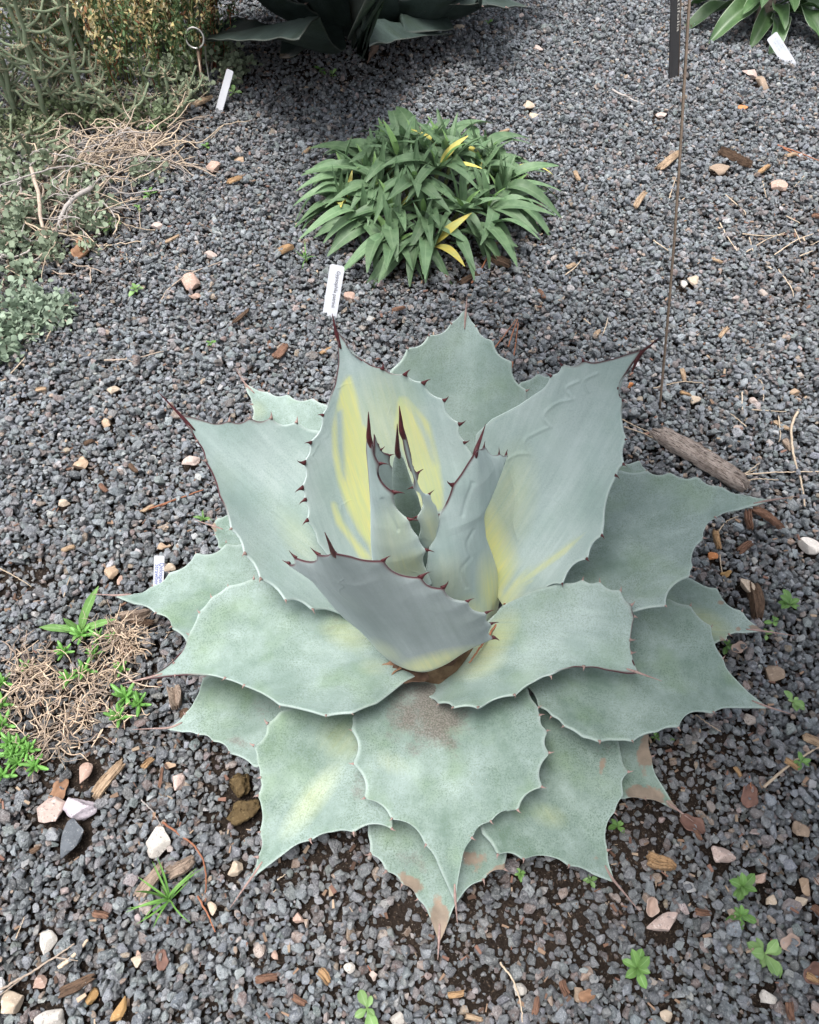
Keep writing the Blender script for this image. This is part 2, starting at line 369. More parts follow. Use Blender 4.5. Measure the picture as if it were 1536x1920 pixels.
# loose rocks that are things of their own: px, py, w, h (pixels), angle, kind, label
LONE = 'small tan-pink pebble lying loose in the grey gravel'
ROCKS = [
 (358, 532, 40, 34, 20, 'pink', 'pink-tan angular stone in the gravel left of the name tag with black lettering'),
 (365, 553, 24, 16, -10, 'pink', None), (395, 477, 28, 18, 10, 'pale', None), (296, 422, 28, 22, 15, 'pale', 'pale pink stone in the gravel beside the dry tangled stems'),
 (401, 313, 26, 26, 30, 'pink', None), (450, 300, 20, 15, -20, 'tan', None),
 (656, 557, 24, 24, 40, 'pink', 'small pink-tan triangular stone just behind the tag with black lettering'),
 (97, 1520, 44, 66, -15, 'granite', 'upright pink speckled granite piece beside the lilac granite triangle'),
 (152, 1515, 64, 56, 10, 'lilac', 'pale lilac speckled granite triangle beside the pink granite piece'),
 (133, 1574, 48, 74, -8, 'dark', 'large dark grey rough stone below the lilac granite triangle'),
 (298, 1580, 52, 54, 20, 'white', 'whitish black-speckled blocky granite stone above the grass tuft'),
 (335, 1466, 25, 36, 5, 'granite', 'small pale granite stone left of the two brown soil clods'),
 (158, 1450, 26, 62, -8, 'pink', 'long flat pink-white stone lying under the dry stem mat'),
 (440, 1628, 38, 28, 15, 'cream', 'cream rough stone near the tip of a grey-green agave leaf'),
 (450, 1473, 48, 58, 10, 'clod', 'upper brown crumbly clod of soil against the agave leaf edge'),
 (457, 1522, 66, 50, 20, 'clod', 'lower brown crumbly clod of soil against the agave leaf edge'),
 (92, 1768, 42, 46, 15, 'white', 'grey-white angular stone in the gravel above a dry twig'),
 (18, 1880, 42, 50, -20, 'cream', 'tan-pink chunky stone at the end of a dry twig'),
 (73, 1842, 32, 34, 30, 'pink', None), (173, 1868, 22, 30, 0, 'ochre', None),
 (226, 1893, 24, 46, -15, 'ochre', 'brown-orange upright stone sliver in the gravel'), (92, 1912, 62, 34, 8, 'white', 'pale white rough stone beside the brown-orange stone sliver'),
 (398, 1703, 22, 28, 10, 'cream', None), (258, 1800, 26, 28, 0, 'cream', None), (260, 1790, 16, 18, 0, 'pink', None),
 (1243, 1732, 74, 52, 15, 'granite', 'large pink speckled granite rock at the tip of an agave leaf'),
 (1355, 1606, 46, 42, -20, 'granite', 'rounded pale speckled granite stone to the right of an orange wood chip'),
 (1425, 1648, 38, 28, 20, 'pink', 'pink flat stone just above the trailing leafy seedling'), (1445, 1688, 22, 24, 0, 'cream', None), (1510, 1662, 28, 32, -30, 'tan', None), (1502, 1690, 30, 22, 10, 'cream', None),
 (1403, 1100, 27, 36, 0, 'cream', 'cream lumpy pebble lying by dark rotten wood'), (1363, 1075, 24, 16, 20, 'ochre', 'yellow-ochre lumpy pebble near the cream lumpy pebble'), (1336, 1042, 28, 18, 15, 'orange', 'orange-pink pebble below the forked bark pieces'),
 (1517, 1024, 36, 42, 50, 'purewhite', 'smooth white oval pebble, the whitest one in the gravel'),
 (1452, 1265, 42, 36, -15, 'tanrock', 'tan-brown flat stone beside the upturned tip of an agave leaf'),
 (1350, 322, 42, 28, 10, 'tanrock', 'tan lumpy stone next to a dark brown stick'), (1460, 350, 28, 22, 20, 'pink', 'pale pink stone right of the tan lumpy stone'),
 (1391, 202, 24, 13, 5, 'orange', 'bright orange flat pebble, the most orange one in the gravel'), (1428, 155, 30, 26, 10, 'tanrock', 'knobbly tan stone below the bent white tag'), (1405, 138, 28, 20, 0, 'granite', None),
 (1300, 527, 20, 22, 0, 'cream', None), (1283, 533, 13, 22, 0, 'white', None), (990, 199, 26, 18, 30, 'cream', None), (1002, 217, 22, 17, 10, 'cream', None),
 (1008, 92, 20, 16, 0, 'pale', None), (1240, 217, 36, 14, 5, 'pale', None), (975, 30, 20, 12, 0, 'pale', None), (860, 50, 22, 12, 0, 'cream', None),
 (152, 870, 30, 28, 10, 'tan', None), (213, 731, 30, 22, 35, 'cream', None), (120, 943, 28, 20, 10, 'cream', None), (358, 865, 38, 26, 35, 'pale', 'long pinkish-white stone beside the left upper agave leaf'),
 (210, 1075, 28, 30, 10, 'tan', 'tan blocky stone near the tag with blue lettering'), (225, 1087, 11, 22, 0, 'pink', None), (305, 1025, 22, 16, 0, 'tan', 'tan stone just behind the tag with blue lettering'), (318, 1066, 24, 24, 0, 'cream', None),
 (1180, 722, 22, 13, 20, 'orange', None), (1305, 750, 22, 18, 0, 'cream', None), (1412, 752, 24, 20, 0, 'pale', None), (1490, 735, 26, 20, 25, 'tan', None), (1385, 800, 18, 14, 0, 'pale', None),
 (200, 795, 22, 22, 30, 'tan', None), (530, 1340, 1, 1, 0, 'skip', None), (465, 1440, 22, 24, 0, 'skip', None), (320, 1436, 20, 16, 0, 'tan', None), (950, 480, 1, 1, 0, 'skip', None),
 (1085, 1865, 24, 30, 20, 'tanrock', None), (1502, 1555, 34, 36, 10, 'tanrock', 'round brown-grey stone at the edge of the gravel near a straw stem'), (700, 1830, 20, 18, 0, 'pale', None), (975, 1855, 30, 24, 0, 'white', None), (560, 1720, 22, 22, 0, 'pink', None),
 (515, 1790, 18, 24, 0, 'pink', None), (655, 1815, 26, 20, 0, 'white', None), (745, 1910, 30, 26, 0, 'white', None), (1250, 1905, 24, 22, 0, 'cream', None), (1440, 1870, 36, 28, 0, 'white', None),
]
ROCK_MATS = {
 'pink': mat_rock('pink_stone', (0.437, 0.302, 0.244), (.62, .50, .44), (.34, .22, .17)), 'pale': mat_rock('pale_stone', (0.470, 0.378, 0.336), (.68, .60, .55), (.36, .28, .24)),
 'tan': mat_rock('tan_stone', (0.420, 0.302, 0.210), (.60, .47, .36), (.30, .2, .13)), 'cream': mat_rock('cream_stone', (0.487, 0.395, 0.302), (.70, .60, .50), (.30, .24, .18)),
 'granite': mat_rock('pink_granite', (0.470, 0.361, 0.319), (.12, .11, .11), (.70, .64, .60), 480), 'lilac': mat_rock('lilac_granite', (0.470, 0.412, 0.445), (.16, .15, .17), (.74, .70, .72), 520),
 'dark': mat_rock('dark_rock', (0.126, 0.139, 0.155), (.26, .27, .28), (.07, .07, .08)), 'white': mat_rock('speckled_white_granite', (0.487, 0.454, 0.412), (.10, .09, .09), (.70, .68, .65), 520),
 'clod': mat_rock('soil_clod', (0.097, 0.066, 0.030), (.19, .14, .07), (.05, .035, .02)), 'ochre': mat_rock('ochre_stone', (0.386, 0.235, 0.101), (.58, .42, .22), (.25, .15, .08)),
 'orange': mat_rock('orange_stone', (0.521, 0.210, 0.084), (.68, .38, .22), (.4, .15, .07)), 'purewhite': mat_rock('white_pebble', (0.672, 0.622, 0.571), (.84, .80, .76), (.7, .62, .56)),
 'tanrock': mat_rock('brown_tan_stone', (0.302, 0.227, 0.168), (.5, .4, .32), (.18, .13, .1)),
}
KNOWN = []                          # footprints that the gravel keeps clear of: x, y, r
def build_rocks():
    i = 0
    for px, py, wd, hg, ang, kind, label in ROCKS:
        if kind == 'skip': continue
        i += 1
        s = pxm(px, py); p = at_z(px, py, .002)
        V, F = stone_shape(1000 + i, 15 if kind not in ('purewhite', 'clod') else 3, 4, .42, .80, .05 if kind != 'clod' else .10)
        r_ = ray(px, py); el = abs(r_[2]) / np.linalg.norm(r_)
        sx = wd * s / 2; third = min(wd, hg) * s * .36
        sy = max(.6 * third, (hg * s / 2 - third * math.sqrt(1 - el * el) * .55) / el)
        V = V * np.array([sx, sy, third])
        if kind == 'clod': V = V + rng.normal(0, .0006, V.shape)
        a = R(ang); V = V @ np.array([[math.cos(a), math.sin(a), 0], [-math.sin(a), math.cos(a), 0], [0, 0, 1]])
        z0 = third * .35
        o = mobj('soil_clod' if kind == 'clod' else 'pebble' if wd < 34 else 'stone', V + np.array([p[0], p[1], z0]), F, ROCK_MATS[kind], at=(p[0], p[1], z0 - third))
        if label: tag(o, label, 'soil clod' if kind == 'clod' else 'stone')
        else: tag(o, near(px, py, 'small ' + {'pink': 'pink-tan', 'pale': 'pale pink', 'tan': 'tan', 'cream': 'cream', 'ochre': 'ochre brown', 'orange': 'orange', 'white': 'white speckled', 'granite': 'speckled granite', 'tanrock': 'brown-grey'}[kind] + ' pebble'), 'pebble', 'loose pebbles in the gravel')
        if kind not in ('purewhite', 'clod'): o.data.set_sharp_from_angle(angle=R(30))
        KNOWN.append((p[0], p[1], max(sx, sy) * .92))
build_rocks()
# ------------------------------------------------------------------ gravel: stones dropped one by one on a height field
HR = 0.0025; HX0, HY0 = -1.9, -0.25
HNX, HNY = int(3.8 / HR), int(3.5 / HR)
_gx = HX0 + (np.arange(HNX) + .5) * HR; _gy = HY0 + (np.arange(HNY) + .5) * HR
_X, _Y = np.meshgrid(_gx, _gy)
H = soil_height(_X, _Y).astype(np.float32); del _X, _Y
def h_at(x, y, r=.004):
    i = int((x - HX0) / HR); j = int((y - HY0) / HR); k = max(1, int(r / HR))
    if i < k or j < k or i >= HNX - k or j >= HNY - k: return 0.0
    return float(np.percentile(H[j - k:j + k + 1, i - k:i + k + 1], 70))
def visible_width(y):               # half width of ground seen at distance y, with a margin for a side step
    dep = y * CP + SP
    return dep * (PW / 2) / FPX + GRAVEL_MARGIN
def build_gravel():
    NP_ = 28
    protos = bpy.data.collections.new('gravel_shapes')
    for k in range(NP_):
        rr = np.random.default_rng(900 + k)
        bm = bmesh.new(); npt = int(rr.integers(11, 19))
        for _ in range(npt):
            q = rr.normal(size=3); q /= np.linalg.norm(q); bm.verts.new(q * rr.uniform(.86, 1.0))
        r_ = bmesh.ops.convex_hull(bm, input=bm.verts)
        bmesh.ops.delete(bm, geom=[g for g in r_['geom_interior'] if isinstance(g, bmesh.types.BMVert)], context='VERTS')
        bmesh.ops.dissolve_limit(bm, angle_limit=R(14), verts=bm.verts, edges=bm.edges)
        bmesh.ops.bevel(bm, geom=list(bm.edges), offset=.055, segments=2, affect='EDGES', profile=.6)
        bmesh.ops.triangulate(bm, faces=bm.faces)
        V = np.array([v.co for v in bm.verts]); F = [[v.index for v in f.verts] for f in bm.faces]; bm.free()
        V -= (V.max(0) + V.min(0)) / 2; V /= (V.max(0) - V.min(0)) / 2
        V = V * np.array([1.0, rr.uniform(.55, .92), rr.uniform(.38, .68)])
        me = new_mesh('gravel_stone', V, F, M_GRAVEL, True)
        me.set_sharp_from_angle(angle=R(34))
        protos.objects.link(bpy.data.objects.new('gravel_stone', me))
    pos, scl, rot = [], [], []
    cells = {}
    def pass_(spacing, smin, smax, mean, jit, keep_fn, lift):
        ys = np.arange(HY0 + .10, 2.85, spacing * .866); P = []
        for j, y in enumerate(ys):
            hw = min(visible_width(max(y, 0)), 1.85)
            xs = np.arange(-hw, hw, spacing) + (spacing / 2 if j % 2 else 0)
            P.append(np.stack([xs, np.full_like(xs, y)], 1))
        P = np.concatenate(P); P += rng.uniform(-jit, jit, P.shape) * spacing
        rad = np.clip(mean * np.exp(rng.normal(0, .38, len(P))), smin, smax)
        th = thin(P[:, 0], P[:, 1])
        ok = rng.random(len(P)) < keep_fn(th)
        for x, y, r in KNOWN:
            ok &= ((P[:, 0] - x) ** 2 + (P[:, 1] - y) ** 2) > (r + .0015) ** 2
        P, rad, th = P[ok], rad[ok], th[ok]
        order = rng.permutation(len(P))
        for q in order:
            x, y = P[q]; r = rad[q]; f = .62
            k = max(1, int(r / HR + .5)); i = int((x - HX0) / HR); j = int((y - HY0) / HR)
            if i < k or j < k or i >= HNX - k or j >= HNY - k: continue
            sub = H[j - k:j + k + 1, i - k:i + k + 1]
            base = .55 * float(sub.mean()) + .45 * float(sub.max())
            zc = base + r * f * lift
            pos.append((x, y, zc)); scl.append(r); rot.append((rng.normal(0, .45), rng.normal(0, .45), rng.uniform(0, 6.28)))
            g = DISK[k]
            np.maximum(sub, zc + r * f * g, out=sub)
    DISK = {}
    for k in range(1, 14):
        a = np.arange(-k, k + 1) / (k + .35); d2 = a[None] ** 2 + a[:, None] ** 2
        DISK[k] = np.where(d2 < 1, np.sqrt(np.clip(1 - d2, 0, 1)) * .9, -9).astype(np.float32)
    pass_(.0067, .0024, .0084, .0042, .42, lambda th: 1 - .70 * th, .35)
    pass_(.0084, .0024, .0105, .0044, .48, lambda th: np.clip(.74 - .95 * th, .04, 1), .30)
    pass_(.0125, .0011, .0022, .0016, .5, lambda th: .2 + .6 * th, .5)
    pos_, scl_, rot_ = np.array(pos), np.array(scl), np.array(rot); n = len(pos_)
    print('gravel stones', n)
    pal = np.array([(.200, .214, .226), (.262, .276, .287), (.148, .158, .168), (.098, .102, .107), (.34, .352, .358), (.22, .21, .20), (.17, .135, .122), (.21, .145, .125), (.42, .30, .21), (.48, .37, .32), (.50, .47, .45), (.20, .225, .215), (.27, .22, .205)])
    wt = np.array([.22, .18, .15, .10, .11, .06, .04, .03, .026, .020, .024, .04, .05]); wt /= wt.sum()
    col = pal[rng.choice(len(pal), n, p=wt)] * rng.uniform(.72, 1.28, (n, 1)) * rng.uniform(.96, 1.04, (n, 3))
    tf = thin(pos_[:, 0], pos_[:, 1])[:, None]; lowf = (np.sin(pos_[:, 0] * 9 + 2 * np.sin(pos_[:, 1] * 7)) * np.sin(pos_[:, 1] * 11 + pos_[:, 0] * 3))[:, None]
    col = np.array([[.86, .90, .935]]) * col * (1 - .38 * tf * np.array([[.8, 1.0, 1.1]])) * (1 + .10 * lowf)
    me = bpy.data.meshes.new('gravel'); me.vertices.add(n); me.vertices.foreach_set('co', pos_.ravel())
    def at_(nm, typ, data, key):
        a = me.attributes.new(nm, typ, 'POINT'); a.data.foreach_set(key, np.asarray(data).ravel())
    at_('rot', 'FLOAT_VECTOR', rot_.astype(np.float32), 'vector'); at_('scl', 'FLOAT', scl_.astype(np.float32), 'value')
    at_('idx', 'INT', rng.integers(0, NP_, n).astype(np.int32), 'value')
    at_('col', 'FLOAT_COLOR', np.concatenate([col, np.ones((n, 1))], 1).astype(np.float32), 'color')
    at_('seed', 'FLOAT_VECTOR', (rng.uniform(-40, 40, (n, 3))).astype(np.float32), 'vector')
    o = bpy.data.objects.new('gravel', me); COL.objects.link(o)
    tag(o, 'loose blue-grey crushed stone gravel covering the whole bed', 'gravel', kind='stuff')
    ng = bpy.data.node_groups.new('gravel_scatter', 'GeometryNodeTree')
    ng.interface.new_socket('Geometry', in_out='INPUT', socket_type='NodeSocketGeometry'); ng.interface.new_socket('Geometry', in_out='OUTPUT', socket_type='NodeSocketGeometry')
    N = ng.nodes.new; gi, go = N('NodeGroupInput'), N('NodeGroupOutput')
    ci = N('GeometryNodeCollectionInfo'); ci.inputs['Collection'].default_value = protos; ci.inputs['Separate Children'].default_value = True; ci.inputs['Reset Children'].default_value = True
    ip = N('GeometryNodeInstanceOnPoints'); ip.inputs['Pick Instance'].default_value = True
    def na(nm, typ):
        x = N('GeometryNodeInputNamedAttribute'); x.data_type = typ; x.inputs['Name'].default_value = nm
        return [s for s in x.outputs if s.enabled and s.name == 'Attribute'][0]
    L = ng.links.new
    L(gi.outputs[0], ip.inputs['Points']); L(ci.outputs[0], ip.inputs['Instance']); L(na('idx', 'INT'), ip.inputs['Instance Index'])
    er = N('FunctionNodeEulerToRotation'); L(na('rot', 'FLOAT_VECTOR'), er.inputs[0]); L(er.outputs[0], ip.inputs['Rotation'])
    L(na('scl', 'FLOAT'), ip.inputs['Scale']); L(ip.outputs[0], go.inputs[0])
    md = o.modifiers.new('scatter', 'NODES'); md.node_group = ng
build_gravel()
# ------------------------------------------------------------------ agave leaves traced on curved sheets
def in_poly(x, y, poly):
    poly = np.asarray(poly, float); ins = np.zeros(len(x), bool); j = len(poly) - 1
    for i in range(len(poly)):
        xi, yi = poly[i]; xj, yj = poly[j]
        c = ((yi > y) != (yj > y)) & (x < (xj - xi) * (y - yi) / (yj - yi + 1e-12) + xi)
        ins ^= c; j = i
    return ins
def tooth_mesh(name, mat):
    # hooked prickle along +X on a broad foot, tip bent towards +Y
    pts = [(-.18, 0, 0), (.12, .0, 0), (.38, .03, 0), (.62, .09, 0), (.82, .18, 0), (1.0, .31, 0)]
    V, F = tube(pts, [.36, .24, .135, .085, .05, .008], 7)
    V = np.asarray(V); V[:, 2] *= .55
    return new_mesh(name, V, F, mat)
T_NEW = tooth_mesh('marginal_tooth', M_SPINE); T_OLD = tooth_mesh('marginal_tooth', M_SPINE_OLD); T_MID = tooth_mesh('marginal_tooth', M_SPINE_ORANGE)

def trace_leaf(root, centre, base, tip_px, tip_z, A, B, spine=None, az=None, roll=0, bow=.02, cup=.03, age=1.0, tooth=.008, tmat=None, tmesh=None,
               N=130, M=26, yel=(), ypoly=(), gpoly=(), dirt=(), dry=(), red=.0, th=.015, mat=None, ripple=.0022, label=None, scal=.19, ripk=1.0, sw=None, spr=None, prints=()):
    mat = mat or M_AGAVE
    base = np.array(base, float); tip = at_z(*tip_px, tip_z)
    Lm = np.linalg.norm(tip - base); d = (tip - base) / Lm
    if az is None: rad = np.array([tip[0] - base[0], tip[1] - base[1], 0])
    else: rad = np.array([math.cos(R(az)), math.sin(R(az)), 0])
    rad /= np.linalg.norm(rad)
    lat = np.cross(rad, [0, 0, 1.0]); lat -= d * lat.dot(d); lat /= np.linalg.norm(lat)
    lat = np.array(Matrix.Rotation(R(roll), 3, Vector(d)) @ Vector(lat))
    n = np.cross(lat, d)
    if n.dot(np.array([0, 0, 1.0]) - rad * .8) < 0: n = -n
    Wd = [0.08]; cm = 1.0 if abs(cup) > .04 else 1.3
    def disp(s, w_):
        q = s / Lm
        fold = .42 * np.clip((q - .45) / .5, 0, 1) ** 1.5 * (np.sqrt(w_ ** 2 + .003 ** 2) - .003)
        return fold + bow * 4 * q * (1 - q) + cm * cup * np.minimum((w_ / Wd[0]) ** 2, 2.2) * np.clip(1.15 - .75 * q, .2, 1.15)
    def hit(px, py):
        r_ = ray(px, py); o = CAM - base; s = w_ = 0.0; nr = n.dot(r_); D = 0.0
        for it in range(60):
            t = (D - n.dot(o)) / nr; P = o + r_ * t; s = P.dot(d); w_ = P.dot(lat)
            D = D * .6 + .4 * disp(np.clip(s, -.2 * Lm, 1.35 * Lm), w_)
        return np.array([s, w_])
    pa = np.array([hit(p[0], p[1]) for p in A]); pb = np.array([hit(p[0], p[1]) for p in B])
    Wd[0] = max(.02, max(np.abs(pa[:, 1]).max(), np.abs(pb[:, 1]).max()))
    for _ in range(2):
        pa = np.array([hit(p[0], p[1]) for p in A]); pb = np.array([hit(p[0], p[1]) for p in B])
        Wd[0] = max(.02, .5 * Wd[0] + .5 * max(np.abs(pa[:, 1]).max(), np.abs(pb[:, 1]).max()))
    if sw is not None: pa, pb = np.array(sw[0]) * [Lm, 1], np.array(sw[1]) * [Lm, 1]; Wd[0] = np.abs(pa).max(0)[1]
    tp = np.array([Lm, 0.0])
    pa = np.vstack([pa, tp]); pb = np.vstack([pb, tp])
    def dense(p, raw, other):
        fl = [len(q) < 3 for q in raw] + [False]
        out = []; teeth = []; oc = other.mean(0)
        for i in range(len(p) - 1):
            a, b = p[i], p[i + 1]; L_ = np.linalg.norm(b - a); k = max(3, int(L_ / .0015))
            u = np.linspace(0, 1, k, endpoint=False)[:, None]; seg = a + (b - a) * u
            nn = np.array([-(b - a)[1], (b - a)[0]]) / (L_ + 1e-9)
            mid = (a + b) / 2
            if nn.dot(oc - mid) < 0: nn = -nn
            if fl[i] and fl[i + 1]: seg = seg + nn * (scal * L_ * 4 * u * (1 - u)) ** 1.0
            elif fl[i] or fl[i + 1]: seg = seg + nn * (scal * .5 * L_ * 4 * u * (1 - u))
            if fl[i]:
                pr = p[i - 1] if i else a; t2 = (b - pr) / (np.linalg.norm(b - pr) + 1e-9); o2 = np.array([-t2[1], t2[0]])
                if o2.dot(oc - a) > 0: o2 = -o2
                teeth.append((a, o2, t2))
            out.append(seg)
        out = np.vstack(out + [p[-1:]])
        ker = np.exp(-.5 * (np.arange(-4, 5) / 1.4) ** 2); ker /= ker.sum()
        pad = np.vstack([np.repeat(out[:1], 4, 0), out, np.repeat(out[-1:], 4, 0)])
        out = np.stack([np.convolve(pad[:, c], ker, 'valid') for c in (0, 1)], 1)
        L = np.concatenate([[0], np.cumsum(np.linalg.norm(np.diff(out, axis=0), axis=1))]); L /= L[-1]
        tt = np.linspace(0, 1, N)
        return np.stack([np.interp(tt, L, out[:, c]) for c in (0, 1)], 1), teeth
    da, ta = dense(pa, A, pb); db, tb = dense(pb, B, pa)
    uu = .5 - .5 * np.cos(np.linspace(0, math.pi, M)); uu = .55 * uu + .45 * np.linspace(0, 1, M)
    S = da[:, None, 0] * (1 - uu) + db[:, None, 0] * uu; Wc = da[:, None, 1] * (1 - uu) + db[:, None, 1] * uu
    # inside the blade the grid follows the smoothed margins; the scallops live in the outer strip only
    def lowpass(e):
        sg = N * .06; k_ = np.arange(-int(3 * sg), int(3 * sg) + 1); kr = np.exp(-.5 * (k_ / sg) ** 2); kr /= kr.sum(); m_ = len(k_) // 2
        pd = np.vstack([2 * e[0] - e[m_:0:-1], e, 2 * e[-1] - e[-2:-m_ - 2:-1]]); return np.stack([np.convolve(pd[:, c_], kr, 'valid') for c_ in (0, 1)], 1)
    la, lb = lowpass(da), lowpass(db); fa = np.clip(1 - uu / .22, 0, 1) ** 1.6; fb = np.clip(1 - (1 - uu) / .22, 0, 1) ** 1.6
    S = la[:, None, 0] * (1 - uu) + lb[:, None, 0] * uu + (da - la)[:, None, 0] * fa + (db - lb)[:, None, 0] * fb
    Wc = la[:, None, 1] * (1 - uu) + lb[:, None, 1] * uu + (da - la)[:, None, 1] * fa + (db - lb)[:, None, 1] * fb
    width = np.linalg.norm(da - db, axis=1)
    cen = (2 * uu - 1) ** 2
    ph = rng.uniform(0, 6, 4)
    rip = ripple * ripk * (1 if age > .5 else .3) * (np.sin(S * 52 + ph[0] + Wc * 21) + .7 * np.sin(S * 31 - Wc * 43 + ph[1])) * (.25 + .75 * cen)[None] * np.clip((width / .08), 0, 1)[:, None]
    def pos(s, w_, extra=0.0):
        D = disp(np.clip(s, -.2 * Lm, 1.35 * Lm), w_) + extra
        return base + s[..., None] * d + w_[..., None] * lat + D[..., None] * n
    top = pos(S, Wc, rip)
    dn = np.cross(np.gradient(top, axis=0), np.gradient(top, axis=1)); dn /= np.linalg.norm(dn, axis=2)[..., None] + 1e-12
    if (dn @ n).mean() < 0: dn = -dn
    if prints:
        X0, Y0 = project(top.reshape(-1, 3)); hp = np.zeros(len(X0))
        for line in prints:
            ln = smooth_path([(q[0], q[1], 0) for q in line], 60)[:, :2]
            d2 = np.full(len(X0), 1e9)
            for q in ln: d2 = np.minimum(d2, (X0 - q[0]) ** 2 + (Y0 - q[1]) ** 2)
            hp = np.maximum(hp, np.exp(-d2 / 9.0))
        top = top + dn * (.0011 * hp.reshape(N, M))[..., None]
    thick = (.0018 + th * (1 - cen)[None] * np.clip(width / .10, .05, 1)[:, None] * np.linspace(1.1, .45, N)[:, None])
    bot = top - dn * thick[..., None]
    V = np.vstack([top.reshape(-1, 3), bot.reshape(-1, 3)]); K = N * M; F = []
    idx = lambda i, j: i * M + j
    for i in range(N - 1):
        for j in range(M - 1):
            F.append((idx(i, j), idx(i, j + 1), idx(i + 1, j + 1), idx(i + 1, j)))
            F.append((K + idx(i, j), K + idx(i + 1, j), K + idx(i + 1, j + 1), K + idx(i, j + 1)))
        F.append((idx(i, 0), idx(i + 1, 0), K + idx(i + 1, 0), K + idx(i, 0)))
        F.append((idx(i, M - 1), K + idx(i, M - 1), K + idx(i + 1, M - 1), idx(i + 1, M - 1)))
    F += [(idx(0, j), K + idx(0, j), K + idx(0, j + 1), idx(0, j + 1)) for j in range(M - 1)]
    # orientation: top normal must agree with dn
    a0, b0, c0 = V[idx(N // 2, M // 2)], V[idx(N // 2, M // 2 + 1)], V[idx(N // 2 + 1, M // 2 + 1)]
    if np.cross(b0 - a0, c0 - a0).dot(dn[N // 2, M // 2]) < 0: F = [f[::-1] for f in F]
    o = mobj('leaf', V, F, mat, root)
    if label: o['label'] = label
    me = o.data
    uvl = me.uv_layers.new(name='UVMap')
    uvv = np.stack([np.concatenate([Wc.ravel(), Wc.ravel() + .3]), np.concatenate([S.ravel(), S.ravel()])], 1)
    li = np.empty(len(me.loops), np.int32); me.loops.foreach_get('vertex_index', li)
    uvl.data.foreach_set('uv', uvv[li].ravel())
    # colour masks
    X, Y = project(V)
    m_y = np.zeros(2 * K); m_d = np.zeros(2 * K); m_r = np.zeros(2 * K)
    def blob(lst, arr):
        for b in lst:
            cx, cy, rx, ry, a, s = b
            ca, sa = math.cos(R(a)), math.sin(R(a)); ux = (X - cx) * ca + (Y - cy) * sa; uy = -(X - cx) * sa + (Y - cy) * ca
            g = np.clip(1.25 - np.sqrt((ux / rx) ** 2 + (uy / ry) ** 2), 0, 1) * s
            np.maximum(arr, g, out=arr)
    blob(yel, m_y); blob(dirt, m_d); blob(dry, m_r)
    def soft(poly):
        jx = np.random.default_rng(5).normal(0, 4.0, (24, 2)); return sum(in_poly(X + a, Y + b, poly).astype(float) for a, b in jx) / 24
    for poly, s in ypoly: m_y = np.maximum(m_y, s * soft(poly))
    for poly, s in gpoly: m_y = m_y * (1 - s * soft(poly))
    ed = np.minimum(uu, 1 - uu)[None] * width[:, None]
    e_ = np.clip(1 - ed / .0035, 0, 1).ravel(); e_ = np.concatenate([e_, e_ * .6])
    q = np.linspace(0, 1, N)[:, None] + 0 * uu[None]
    rd = np.clip(1 - ed / .0030, 0, 1) * np.clip((q - (1 - red)) / .08, 0, 1) if red > 0 else 0 * q
    rd = np.maximum(rd, np.clip((q - .985) / .01, 0, 1) * (1 if red > 0 else .5)); rd = np.concatenate([rd.ravel(), rd.ravel()])
    def ca_(nm, r_, g_, b_):
        a = me.color_attributes.new(nm, 'FLOAT_COLOR', 'POINT')
        a.data.foreach_set('color', np.stack([r_, g_, b_, np.ones(2 * K)], 1).astype(np.float32).ravel())
    ca_('mask1', m_y, m_d, m_r); ca_('mask2', np.full(2 * K, age), e_, rd)
    # spines
    def P3(sw, ex=0.0): return pos(np.array([sw[0]]), np.array([sw[1]]))[0]
    tmesh = tmesh or (T_NEW if age < .45 else T_OLD)
    for a, o2, t2 in ta + tb:
        if tooth <= 0: break
        p0 = P3(a); p1 = P3(a + o2 * .004); pt = P3(a - t2 * .004)
        k = tooth * rng.uniform(.75, 1.2)
        xd = (p1 - p0); zd = np.cross(xd, pt - p0)
        sgn = 1 if rng.random() < .75 else -1
        Mx = frame_matrix(p0 - xd * .2, xd, zd * sgn, (k, k, k)); inst('marginal_tooth', tmesh, Mx, o)
    if spine is not None:
        sp = hit(*spine); pe = P3(sp); pb0 = P3((Lm * .985, 0)); pm = P3((Lm * .93, 0))
        path = smooth_path([pm, pb0, .5 * (pb0 + pe) , pe], 12)
        r0 = np.clip(width[int(N * .96)] * .42, .0009, .0022 if age < .45 else .0017)
        r0 = spr or r0
        Vs, Fs = tube(path, np.interp(np.linspace(0, 1, 12), [0, .25, .5, 1], [r0 * .5, r0, r0 * .72, .0003]), 8)
        mobj('terminal_spine', Vs, Fs, tmat or (M_SPINE if age < .45 else M_SPINE_OLD), o)
    if abs(pa).max() > .9: print('leaf odd', tip_px, pa.min(0), pa.max(0), pb.min(0), pb.max(0))
    return o
O = 0
AC = at_z(808, 1207)               # plant centre on the ground
agave = empty('agave', (AC[0], AC[1], 0), 'large blue-green agave rosette with yellow-streaked heart and dark red spines', 'agave')
cx0, cy0 = AC[0], AC[1]
def bp(dx, dy, z): return (cx0 + dx, cy0 + dy, z)
def L_(*a, **k): return trace_leaf(agave, AC, *a, **k)
